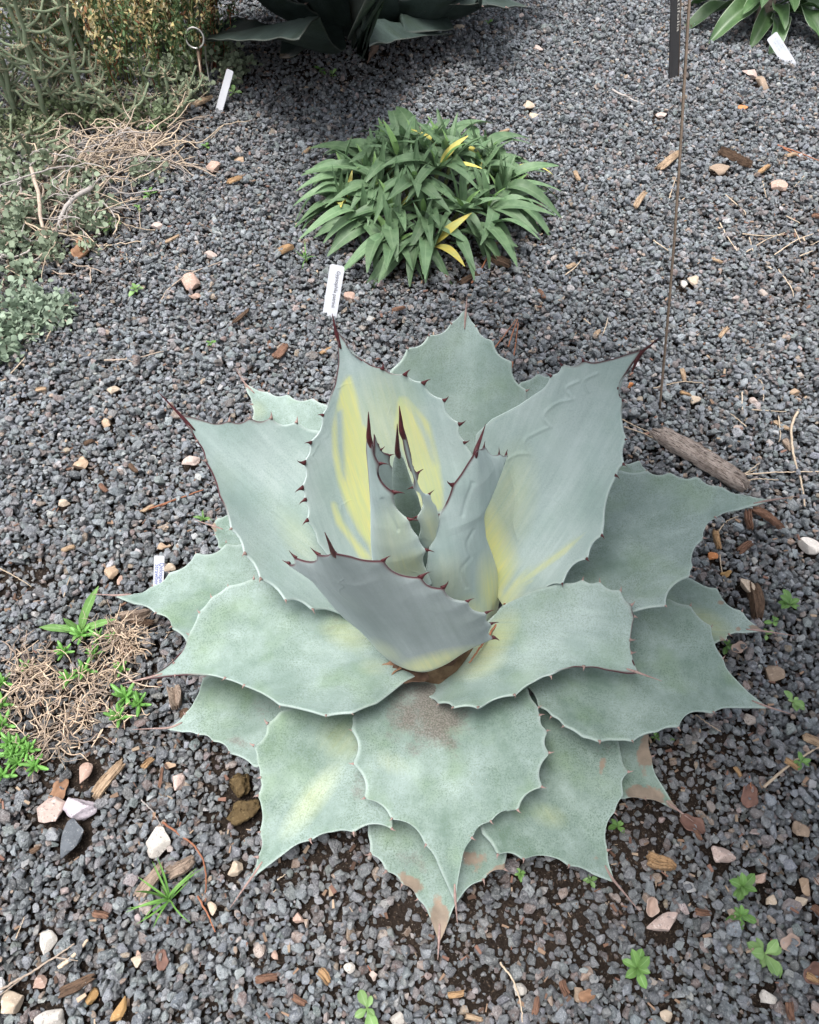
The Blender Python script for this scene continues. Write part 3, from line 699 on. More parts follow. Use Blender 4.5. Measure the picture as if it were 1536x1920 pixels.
# --- lowest tier
L_(bp(.02, -.09, .035), (823, 1770), .012, [(720, 1420, O), (690, 1500, O), (691, 1567, O), (693, 1602), (723, 1635), (754, 1659), (783, 1686), (804, 1713, O), (817, 1748, O)],
   [(900, 1420, O), (945, 1520, O), (951, 1605, O), (948, 1631), (907, 1651), (872, 1670, O), (850, 1702, O), (834, 1746, O)], spine=(821, 1800), bow=.012, cup=.012, age=1, tooth=.006,
   dry=[(822, 1730, 26, 60, 0, 1), (770, 1655, 45, 18, 35, .8), (935, 1632, 30, 16, -30, .9), (890, 1610, 40, 30, 0, .55)], dirt=[(770, 1610, 70, 40, 0, .35)], label='withered lowest leaf with a dry brown tip')
L_(bp(.07, -.06, .035), (1275, 1522), .012, [(1080, 1300, O), (1180, 1345, O), (1218, 1378, O), (1224, 1418), (1239, 1467, O), (1263, 1508, O)],
   [(1050, 1400, O), (1120, 1470, O), (1169, 1498, O), (1210, 1498), (1247, 1508, O)], spine=(1302, 1542), bow=.012, cup=.012, age=1, tooth=.005,
   dry=[(1213, 1410, 24, 45, 10, 1), (1212, 1490, 50, 22, 10, 1), (1265, 1512, 25, 12, 30, 1)], label='low leaf with large dead tan blotches')
L_(bp(-.06, -.02, .025), (312, 1367), .025, [(650, 1270, O), (500, 1250, O), (420, 1255, O), (380, 1273, O), (376, 1288), (366, 1312, O), (346, 1338), (328, 1357, O)],
   [(640, 1330, O), (540, 1425, O), (476, 1437, O), (429, 1411), (398, 1390), (372, 1378), (343, 1372, O)], spine=(249, 1368), bow=.008, cup=.02, age=.95, tooth=.004, dirt=[(480, 1340, 60, 40, 0, .28), (455, 1395, 30, 14, 20, .6)])
L_(bp(-.05, .04, .045), (396, 985), .05, [(640, 1000, O), (480, 945, O), (426, 966, O), (406, 972)], [(600, 1090, O), (470, 1060, O), (408, 1024, O), (402, 1003)], spine=(362, 974), bow=.01, cup=.015, age=.9, tooth=.004, dry=[(398, 990, 10, 16, 0, .8)])
L_(bp(.07, .05, .05), (1260, 925), .07, [(980, 1000, O), (1080, 890, O), (1150, 868, O), (1199, 864), (1214, 884), (1240, 905, O)], [(1050, 1100, O), (1200, 1010, O), (1245, 960, O)], bow=.02, cup=.015, age=.85, tooth=.004)
L_(bp(.05, .06, .055), (1120, 720), .10, [(900, 900, O), (940, 780, O), (976, 717, O), (1009, 698), (1033, 702), (1080, 705, O)], [(1060, 920, O), (1120, 800, O), (1130, 750, O)], bow=.02, cup=.015, age=.9, tooth=.004)
L_(bp(.08, -.005, .045), (1432, 1183), .03, [(1050, 1090, O), (1200, 1060, O), (1293, 1082, O), (1310, 1092, O), (1344, 1104), (1392, 1145), (1410, 1167, O)],
   [(1100, 1230, O), (1250, 1245, O), (1341, 1207, O), (1364, 1200), (1368, 1190), (1395, 1186, O)], spine=(1490, 1192), bow=.02, cup=.018, age=.8, tooth=.005, dry=[(1352, 1130, 12, 8, 0, .7), (1355, 1200, 10, 10, 0, .7), (1420, 1178, 22, 7, 10, .9), (1385, 1180, 8, 8, 0, .6)], yel=[(1330, 1170, 70, 30, 30, .3)])
L_(bp(-.07, .02, .05), (214, 1117), .06, [(690, 1060, O), (560, 1030, O), (450, 1019, O), (424, 1016), (367, 1037), (318, 1075), (286, 1098), (252, 1114, O)],
   [(680, 1180, O), (520, 1240, O), (400, 1232, O), (351, 1206, O), (320, 1176), (291, 1150), (252, 1132, O), (228, 1123, O)], spine=(173, 1114), bow=.03, cup=.03, age=.9, tooth=.005)
L_(bp(-.03, .07, .06), (457, 717), .16, [(650, 900, O), (640, 800, O), (616, 761, O), (587, 748), (541, 737), (504, 733), (478, 729, O)], [(600, 980, O), (500, 870, O), (474, 782, O), (472, 758), (465, 737, O)], spine=(443, 694), bow=.02, cup=.02, age=.8, tooth=.005, dry=[(456, 718, 8, 22, -25, .7)], yel=[(480, 770, 30, 30, 0, .2)])
# --- lower ring that faces the viewer
L_(bp(-.02, -.07, .05), (470, 1648), .03, [(660, 1290, O), (580, 1320, O), (524, 1335, O), (500, 1355), (474, 1397), (481, 1427, O), (487, 1458), (482, 1492), (490, 1513, O), (486, 1560), (482, 1607)],
   [(740, 1330, O), (765, 1450, O), (736, 1555), (663, 1561), (624, 1560, O), (582, 1576), (538, 1596, O), (504, 1622, O)], spine=(431, 1703), bow=.03, cup=.022, age=.95, tooth=.0055,
   yel=[(585, 1500, 30, 105, 38, .30), (640, 1390, 60, 50, 20, .22)], dirt=[(690, 1450, 45, 70, 20, .45), (640, 1470, 60, 12, -35, .3)], dry=[(455, 1670, 20, 8, -50, .8)])
L_(bp(.06, -.07, .035), (1153, 1655), .028, [(930, 1320, O), (880, 1450, O), (904, 1565, O), (933, 1604), (982, 1612), (1035, 1606, O), (1067, 1624), (1112, 1639, O)],
   [(1010, 1300, O), (1100, 1340, O), (1161, 1388, O), (1167, 1420, O), (1180, 1447), (1166, 1466, O), (1169, 1492, O), (1153, 1524), (1137, 1549, O), (1141, 1594), (1146, 1630, O)], spine=(1202, 1712), bow=.022, cup=.010, age=1, tooth=.0055,
   dry=[(1130, 1436, 12, 22, 10, .75), (1160, 1665, 12, 26, -35, .9), (1118, 1610, 12, 10, 0, .5), (1082, 1527, 6, 6, 0, .7)], dirt=[(1120, 1410, 50, 25, 0, .3)], yel=[(1030, 1530, 50, 30, 20, .22)])
L_(bp(.08, -.03, .06), (1443, 1327), .045, [(1000, 1170, O), (1100, 1140, O), (1200, 1130, O), (1255, 1122, O), (1295, 1135), (1302, 1150, O), (1333, 1176), (1336, 1200, O), (1356, 1234), (1372, 1265, O), (1403, 1298, O), (1426, 1316, O)],
   [(930, 1270, O), (991, 1288, O), (1008, 1328), (1033, 1345), (1056, 1363), (1093, 1383, O), (1124, 1392), (1160, 1388, O), (1186, 1391), (1231, 1374, O), (1272, 1365), (1339, 1336), (1372, 1326, O), (1403, 1327, O)], spine=(1490, 1341), bow=.03, cup=.032, age=.9, tooth=.0055)
L_(bp(.07, .03, .07), (1449, 937), .15, [(990, 1110, O), (1050, 1000, O), (1110, 920, O), (1162, 881, O), (1212, 884), (1256, 888), (1308, 892), (1351, 910), (1399, 932, O)],
   [(1010, 1120, O), (1110, 1120, O), (1180, 1150, O), (1249, 1138), (1296, 1081), (1300, 1064), (1297, 1045, O), (1321, 1009), (1323, 988, O), (1342, 970), (1381, 957, O), (1420, 946, O)], spine=(1498, 930), bow=.03, cup=.034, age=.75, tooth=.005)
L_(bp(.01, -.10, .06), (854, 1692), .06, [(750, 1262, O), (700, 1306, O), (661, 1344, O), (659, 1369), (661, 1432), (682, 1497), (734, 1536), (798, 1585), (823, 1624, O), (842, 1667, O)],
   [(860, 1262, O), (950, 1268, O), (990, 1288, O), (1010, 1326), (1014, 1340), (1028, 1369), (1032, 1411), (1018, 1476), (972, 1520), (921, 1541), (886, 1572), (867, 1608, O), (858, 1654, O)], spine=(858, 1733), bow=.035, cup=.02, age=.9, tooth=.0055,
   dirt=[(810, 1330, 95, 85, 20, 1.0), (800, 1300, 90, 40, 0, .9), (830, 1390, 60, 28, 0, .6)], yel=[(735, 1430, 50, 30, 30, .18)])
# --- second ring
L_(bp(-.03, -.04, .075), (270, 1273), .10, [(740, 1180, O), (650, 1140, O), (560, 1095, O), (476, 1085), (428, 1101), (397, 1121), (373, 1148), (354, 1190), (346, 1218, O), (325, 1242), (299, 1260, O)],
   [(790, 1262, O), (759, 1279, O), (707, 1320, O), (660, 1340), (611, 1344), (525, 1325), (457, 1286), (421, 1272), (393, 1266, O), (361, 1266, O), (328, 1267), (300, 1270, O)], spine=(226, 1283), bow=.03, cup=.045, age=.8, tooth=.0055, red=.22, scal=.05,
   dirt=[(620, 1165, 70, 45, 20, .20)], yel=[(650, 1190, 60, 35, 20, .30), (700, 1250, 40, 25, 0, .2)])
L_(bp(.05, -.055, .08), (1199, 1262), .13, [(905, 1190, O), (940, 1140, O), (1010, 1105, O), (1056, 1094, O), (1093, 1090), (1125, 1094), (1164, 1108), (1186, 1134), (1192, 1157), (1186, 1178, O), (1184, 1200), (1186, 1224), (1192, 1249, O)],
   [(800, 1270, O), (793, 1303, O), (823, 1323), (850, 1331), (898, 1330), (966, 1305), (999, 1281, O), (1033, 1268), (1061, 1255, O), (1095, 1251), (1134, 1254, O), (1176, 1262, O)], spine=(1241, 1277), bow=.028, cup=.045, age=.6, tooth=.006, red=.3,
   yel=[(922, 1208, 34, 80, 35, .48), (900, 1250, 60, 25, -20, .35)], dirt=[(815, 1262, 30, 18, 0, .3)])
L_(bp(-.05, .02, .08), (337, 777), .31, [(710, 1060, O), (655, 930, O), (622, 835, O), (598, 808, O), (555, 791), (508, 783), (469, 783), (430, 788), (400, 795, O), (361, 782, O)],
   [(730, 1180, O), (635, 1150, O), (585, 1145), (533, 1128), (486, 1087), (457, 1039), (432, 992), (412, 930, O), (385, 864), (369, 827), (350, 795, O)], spine=(296, 734), bow=-.02, cup=.04, age=.28, tooth=.007, tmesh=T_OLD, red=.35, yel=[(560, 1010, 90, 40, 55, .22)])
L_(bp(.02, .06, .08), (874, 580), .33, [(770, 1000, O), (735, 850, O), (722, 740, O), (734, 693, O), (764, 652), (804, 628), (846, 606), (867, 585, O)],
   [(890, 1000, O), (960, 870, O), (995, 780, O), (989, 732), (960, 678), (924, 638), (893, 611), (879, 594, O)], spine=(876, 556), bow=-.02, cup=.03, age=.55, tooth=.005, tmesh=T_OLD)
# --- upper leaves round the heart
L_(bp(.07, .01, .085), (1204, 656), .41, [(925, 1110, O), (900, 1010, O), (893, 930, O), (885, 870, O), (890, 815, O), (919, 787, O), (971, 761, O), (1007, 737, O), (1031, 704), (1052, 683), (1093, 675), (1116, 681, O), (1152, 673, O), (1186, 661, O)],
   [(945, 1142, O), (975, 1124), (1012, 1118), (1054, 1096), (1100, 1049), (1129, 1005), (1131, 985, O), (1156, 892), (1170, 871), (1165, 847, O), (1174, 824), (1165, 793, O), (1169, 751), (1161, 728), (1169, 704, O), (1184, 681, O)], spine=(1235, 634), az=40, bow=-.03, cup=.05, age=.15, tooth=.006, red=.22, N=300, M=130, prints=[[(1085, 715), (1062, 728), (1075, 748)], [(1075, 748), (1042, 757), (1020, 780), (1032, 800)], [(1032, 800), (1004, 812), (985, 826), (992, 850)], [(992, 850), (968, 852), (950, 866), (958, 888)], [(1120, 700), (1098, 712), (1104, 735)], [(958, 888), (966, 930), (962, 975), (970, 1010)]],
   yel=[(925, 1045, 45, 130, -12, .9), (960, 1100, 26, 60, 30, .5), (955, 940, 60, 130, 10, .30)], ypoly=[([(1062, 1020), (1100, 992), (1060, 1035), (990, 1085), (950, 1112), (960, 1095)], .62), ([(965, 1100), (1000, 1082), (998, 1088), (966, 1104)], .6)], gpoly=[([(1040, 980), (1052, 985), (1010, 1035), (960, 1090), (942, 1116), (940, 1106), (980, 1050)], .95)])
L_(bp(-.02, .03, .09), (628, 615), .405, [(735, 1110, O), (690, 1090, O), (630, 1060, O), (597, 1018, O), (575, 977), (571, 938), (565, 916), (569, 868), (581, 830), (604, 778), (617, 752, O), (629, 722, O), (636, 680, O), (634, 642, O)],
   [(830, 1110, O), (872, 1060, O), (893, 980, O), (896, 900, O), (884, 850, O), (873, 830), (864, 795), (835, 750), (796, 717), (761, 701), (718, 690), (690, 683, O), (660, 662, O), (642, 633, O)], spine=(623, 588), az=105, bow=-.02, cup=.045, age=.12, tooth=.009, red=.25, N=240, M=130,
   ypoly=[([(622, 800), (628, 770), (640, 715), (655, 700), (668, 740), (680, 800), (700, 860), (706, 950), (706, 1052), (698, 1046), (690, 1020), (673, 998), (650, 954), (632, 902), (623, 850)], .85),
          ([(619, 938), (627, 941), (642, 977), (663, 1008), (684, 1032), (700, 1049), (676, 1048), (655, 1014), (629, 980)], .8), ([(672, 790), (690, 800), (706, 860), (700, 960), (690, 900)], .8),
          ([(745, 740), (762, 743), (780, 763), (804, 792), (813, 829), (823, 868), (829, 915), (830, 955), (790, 960), (760, 860), (735, 800)], .72)],
   gpoly=[([(628, 770), (640, 765), (643, 830), (647, 905), (640, 890), (631, 840)], .95), ([(752, 743), (760, 748), (786, 784), (806, 825), (817, 872), (812, 868), (795, 820), (772, 770)], .95)], yel=[(720, 800, 90, 130, 0, .34)])
# --- heart
L_(bp(-.015, -.035, .11), (690, 815), .45, [(715, 1095, O), (699, 1060, O), (697, 1000, O), (696, 950, O), (693, 890, O), (689, 845, O)], [(810, 1095, O), (797, 1066, O), (800, 1032), (785, 1006, O), (768, 974), (741, 923), (714, 869), (702, 836, O)],
   spine=(691, 772), spr=.0030, az=245, roll=0, bow=.004, cup=.014, age=.1, tooth=.009, red=.42, tmesh=T_NEW, yel=[(760, 1060, 60, 40, 0, .42), (740, 1000, 50, 80, 0, .3)], prints=[[(722, 930), (735, 960), (750, 985)]], N=200, M=80)
L_(bp(.0, .045, .12), (703, 815), .40, [(720, 1020, O), (705, 940, O), (702, 870, O)], [(760, 1000, O), (748, 930, O), (738, 880, O), (733, 853), (716, 842), (708, 830, O)], az=120, bow=-.004, cup=.01, age=.1, tooth=.006, red=.4)
L_(bp(.01, .03, .13), (744, 843), .405, [(750, 1050, O), (746, 980, O), (738, 930, O), (735, 900, O), (738, 866, O)], [(800, 1050, O), (796, 980, O), (784, 930, O), (771, 900, O), (756, 858, O)], spine=(745, 795), spr=.0032, az=270, bow=.004, cup=-.018, age=1, tooth=0, th=.02, tmat=M_SPINE)
L_(bp(.025, .005, .12), (751, 800), .45, [(785, 1060, O), (785, 1006, O), (780, 970), (773, 914), (766, 875, O), (757, 840, O)], [(830, 1060, O), (820, 1015), (823, 975, O), (815, 945, O), (806, 926), (784, 887), (770, 854, O), (759, 812, O)],
   spine=(749, 761), spr=.0030, az=300, bow=-.004, cup=.008, age=.05, tooth=.008, red=.4, tmesh=T_NEW, yel=[(812, 990, 26, 60, -15, .45)])
L_(bp(.05, -.015, .09), (893, 841), .355, [(840, 1150, O), (812, 1110, O), (800, 1070, O), (804, 1032), (822, 967), (848, 909), (869, 880, O)], [(925, 1165, O), (940, 1115, O), (930, 1065, O), (923, 1040, O), (909, 1006, O), (905, 967, O), (907, 935, O), (920, 908, O), (947, 868), (953, 853), (938, 852), (908, 838)],
   spine=(911, 795), spr=.0032, az=-40, bow=.004, cup=.022, age=.1, tooth=.009, red=.35, scal=.08, tmesh=T_NEW, yel=[(925, 1110, 30, 75, -8, .85), (880, 1150, 60, 40, 0, .45), (840, 1090, 50, 70, 0, .25)], N=220, M=90, prints=[[(880, 900), (868, 930), (858, 960)], [(875, 985), (862, 1010), (866, 1035)], [(866, 1035), (850, 1060), (858, 1090)]])
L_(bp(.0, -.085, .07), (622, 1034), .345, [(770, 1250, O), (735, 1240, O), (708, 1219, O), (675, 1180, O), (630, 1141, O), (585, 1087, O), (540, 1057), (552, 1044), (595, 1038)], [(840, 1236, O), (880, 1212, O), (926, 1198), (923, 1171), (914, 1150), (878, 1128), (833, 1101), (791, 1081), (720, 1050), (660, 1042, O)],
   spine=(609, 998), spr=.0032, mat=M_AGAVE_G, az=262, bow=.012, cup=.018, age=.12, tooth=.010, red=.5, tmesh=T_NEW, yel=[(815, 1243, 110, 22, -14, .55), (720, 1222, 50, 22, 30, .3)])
# short stem the leaves sit on, with dead brown scales in the crotch
def agave_core():
    z = np.array([-.016, 0, .04, .075, .11, .14, .16]); rr = np.array([.075, .085, .085, .07, .045, .03, .004]); seg = 24; V = []; F = []
    for i in range(len(z)):
        for k in range(seg):
            a = 2 * math.pi * k / seg; r_ = rr[i] * (1 + .06 * math.sin(5 * a + i)); V.append((cx0 + .01 + r_ * math.cos(a), cy0 + r_ * math.sin(a), z[i]))
    for i in range(len(z) - 1):
        for k in range(seg):
            F.append((i * seg + k, i * seg + (k + 1) % seg, (i + 1) * seg + (k + 1) % seg, (i + 1) * seg + k))
    mobj('stem', V, F, mat_simple('agave_stem', (.10, .06, .035), (.22, .15, .09), 90, .8, .2, .6), agave)
agave_core()
# ------------------------------------------------------------------ other plants
def blade_mesh(name, mat, W=.2, arch=.25, fold=.25, prof='lance', n=12, m=4, wave=0.0, twist=0.0, seed=0, th=.006):
    """unit-length leaf along +X, Z up"""
    r_ = np.random.default_rng(seed); V = []; UV = []
    ph = r_.uniform(0, 6); sway = r_.uniform(-.08, .08)
    for i in range(n + 1):
        t = i / n
        if prof == 'lance': w_ = W * .5 * (np.sin(math.pi * min(t * .92 + .06, 1)) ** .8) * (1.15 - .35 * t)
        elif prof == 'ovate': w_ = W * .5 * (.18 + .82 * np.clip((t - .15) / .35, 0, 1)) * math.sqrt(max(0, 1 - max(0, (t - .55) / .45) ** 2.2))
        elif prof == 'strap': w_ = W * .5 * min(1, .5 + t * 2) * min(1, (1 - t) * 3.2) ** .8
        w_ = max(w_, .004)
        x = t; z = arch * (.9 * t - 1.9 * t * t) ; y0 = sway * math.sin(t * 2.6)
        tw = twist * t
        for j in range(m + 1):
            u = j / m * 2 - 1
            zz = fold * w_ * abs(u) ** 1.3 + wave * math.sin(t * 11 + ph + (2.0 if u > 0 else 0)) * abs(u) ** 2 * w_ * 2
            yy = u * w_
            V.append((x, y0 + yy * math.cos(tw) - zz * math.sin(tw), z + yy * math.sin(tw) + zz * math.cos(tw))); UV.append((j / m, t))
    F = []; k = m + 1
    for i in range(n):
        for j in range(m): F.append((i * k + j, (i + 1) * k + j, (i + 1) * k + j + 1, i * k + j + 1))
    me = new_mesh(name, V, F, mat)
    uvl = me.uv_layers.new(name='UVMap'); li = np.empty(len(me.loops), np.int32); me.loops.foreach_get('vertex_index', li)
    uvl.data.foreach_set('uv', np.array(UV)[li].ravel())
    return me
def mat_leaf(name, c1, c2, margin=None, rib=None, trans=.15, rough=.5, spec=.35, scale=60, var=.22):
    t = NT(name); v = t.coord('Object'); uv = t.n('ShaderNodeTexCoord').outputs['UV']
    sx = t.n('ShaderNodeSeparateXYZ'); t.l(uv, sx.inputs[0]); u = sx.outputs[0]
    gm = t.n('ShaderNodeNewGeometry'); nz = t.noise(gm.outputs['Position'], scale, 4)
    c = t.mix(t.ramp(nz, .32, .68), c1, c2)
    de = t.math('ABSOLUTE', t.math('SUBTRACT', u, .5))
    if rib: c = t.mix(t.ramp(de, .0, .06, .55, 0), c, rib)
    if margin: c = t.mix(t.ramp(de, .455, .495), c, margin)
    h = t.n('ShaderNodeHueSaturation'); t.l(c, h.inputs['Color']); t.l(t.ramp(t.rnd(), 0, 1, 1 - var, 1 + var), h.inputs['Value']); c = h.outputs[0]
    t.bump(t.noise(gm.outputs['Position'], scale * 5, 3), .25, .001)
    t.done(c, rough, spec)
    tr = t.n('ShaderNodeBsdfTranslucent'); t.l(c, tr.inputs['Color']); mx = t.n('ShaderNodeMixShader'); mx.inputs[0].default_value = trans
    t.l(t.b.outputs[0], mx.inputs[1]); t.l(tr.outputs[0], mx.inputs[2]); t.l(mx.outputs[0], t.out.inputs['Surface'])
    return t.m
def dirv(az, el): return np.array([math.cos(az) * math.cos(el), math.sin(az) * math.cos(el), math.sin(el)])
def place_leaf(root, meshes, pos, az, el, L, wfac=1.0, name='leaf', rollj=.3):
    d = dirv(az, el); up = np.array([-math.cos(az) * math.sin(el), -math.sin(az) * math.sin(el), math.cos(el)])
    side = np.cross(up, d); up = up + side * rng.normal(0, rollj)
    return inst(name, meshes[rng.integers(len(meshes))], frame_matrix(pos, d, up, (L, L * wfac, L)), root)

M_TWIG = mat_simple('dry_twig', (.44, .36, .29), (.28, .22, .175), 160, .8, .15, .5)
M_TWIGG = mat_simple('grey_twig', (.42, .385, .36), (.28, .25, .23), 160, .8, .15, .5)
M_STEM = mat_simple('green_stem', (.12, .17, .06), (.20, .20, .09), 160, .7, .2, .3)
M_STRAW = mat_simple('straw', (.55, .45, .34), (.40, .31, .22), 160, .7, .2, .3)
M_NEEDLE = mat_simple('red_brown_needle', (.34, .15, .08), (.20, .08, .05), 160, .7, .2, .3)

# --- mat of strap-shaped green leaves behind the agave
M_GYP = mat_leaf('mat_leaf_green', (.092, .165, .080), (.155, .240, .125), rib=(.22, .31, .18), trans=.15)
M_GYPY = mat_leaf('mat_leaf_yellow', (.62, .50, .10), (.50, .50, .16), trans=.2)
M_GYPL = mat_leaf('mat_leaf_young', (.16, .29, .09), (.22, .36, .13), rib=(.3, .42, .2), trans=.2)
def build_mat():
    cx, cy = .030, 1.54
    root = empty('leafy_mat_plant', (cx, cy, 0), 'low spreading mat of strap-shaped green leaves with a few yellow ones', 'plant')
    vg = [blade_mesh('leaf', M_GYP, rng.uniform(.22, .31), rng.uniform(.3, .75), rng.uniform(.15, .6), 'lance', 12, 4, 0, rng.uniform(-.5, .5), 10 + k) for k in range(10)]
    vs = [blade_mesh('leaf', M_GYP, rng.uniform(.14, .2), rng.uniform(.0, .25), rng.uniform(.3, .7), 'lance', 12, 4, 0, rng.uniform(-.6, .6), 30 + k) for k in range(6)]
    vl = [blade_mesh('leaf', M_GYPL, .2, .2, .5, 'lance', 12, 4, 0, .2, 50 + k) for k in range(3)]
    vy = [blade_mesh('leaf', M_GYPY, .2, .3, .3, 'lance', 12, 4, 0, .3, 60 + k) for k in range(3)]
    crowns = []
    for _ in range(400):
        a = rng.uniform(0, 6.28); q = math.sqrt(rng.random()) * .15
        p = np.array([q * math.cos(a) * 1.22, q * math.sin(a) * 1.2])
        if all(np.linalg.norm(p - c) > .053 for c in crowns): crowns.append(p)
    for c in crowns:
        q = np.linalg.norm(c) / .15; ra = math.atan2(c[1], c[0])
        z = .024 + .09 * max(0, 1 - q * q)
        for k in range(16):
            az = k * 2.4 + rng.uniform(-.4, .4); out = math.cos(az - ra)
            young = k > 12
            el = R(rng.uniform(50, 85)) if young else R(rng.uniform(15, 62)) - q * max(0, out) * .3 + q * max(0, -out) * .75
            Ln = rng.uniform(.05, .08) if young else rng.uniform(.065, .105)
            lst = vl if young and rng.random() < .5 else vs if el > .8 else vg
            if not young and rng.random() < .035: lst = vy
            place_leaf(root, lst, (cx + c[0] + .006 * math.cos(az), cy + c[1] + .006 * math.sin(az), z), az, el, Ln)
        V, F = tube([(cx + c[0] * .5, cy + c[1] * .5, -.012), (cx + c[0] * .8, cy + c[1] * .8, z * .4), (cx + c[0], cy + c[1], z + .012)], [.005, .004, .004], 6)
        mobj('stem', V, F, M_STEM, root)
    for k in range(64):
        az = k * .0982 * 1.0 + rng.uniform(-.08, .08); q = rng.uniform(.11, .15)
        Ln = rng.uniform(.085, .13); p = np.array([cx + q * 1.25 * math.cos(az), cy + q * 1.22 * math.sin(az), rng.uniform(.028, .05)])
        place_leaf(root, vg, p, az + rng.uniform(-.6, .6), R(rng.uniform(2, 34)), Ln, 1.0)
    # a few yellowed leaves near the top and one cut dry stem
    for px, py, z, az, el in ((870, 275, .075, 5.2, .1), (700, 300, .06, 4.5, 0), (830, 290, .10, .3, .1), (965, 315, .05, .2, .05)):
        place_leaf(root, vy, at_z(px, py, z), az, el, .085)
    a = at_z(771, 268, .09); b = at_z(781, 287, .10)
    V, F = tube([a - np.array([0, 0, .05]), a, b], [.006, .0065, .0075], 9); mobj('cut_stem', V, F, M_TWIG, root)
build_mat()

# --- broad wavy-leaved rosette
M_BROAD = mat_leaf('broad_leaf', (.045, .095, .034), (.080, .145, .055), margin=(.36, .44, .30), rib=(.13, .20, .10), trans=.08, rough=.42, spec=.45, scale=40)
def build_broad():
    p = at_z(1428, 44); root = empty('broad_leaved_plant', (p[0], p[1], 0), 'rosette plant with broad glossy green leaves and pale wavy margins', 'plant')
    v = [blade_mesh('leaf', M_BROAD, rng.uniform(.26, .34), rng.uniform(.3, .55), rng.uniform(.5, .9), 'ovate', 16, 8, rng.uniform(.14, .30), rng.uniform(-.3, .3), 80 + k) for k in range(8)]
    for k in range(52):
        az = k * 2.399 + rng.uniform(-.3, .3); lvl = k / 52
        el = R(4 + 62 * lvl + rng.uniform(-6, 10)); Ln = rng.uniform(.14, .23) * (1 - .35 * lvl)
        place_leaf(root, v, (p[0] + .03 * math.cos(az) * (1 - lvl), p[1] + .03 * math.sin(az) * (1 - lvl), .02 + .10 * lvl), az, el, Ln, rollj=.2)
    V, F = tube([(p[0], p[1], -.014), (p[0], p[1], .05), (p[0], p[1], .11)], [.022, .02, .012], 10); mobj('stem', V, F, M_TWIG, root)
build_broad()

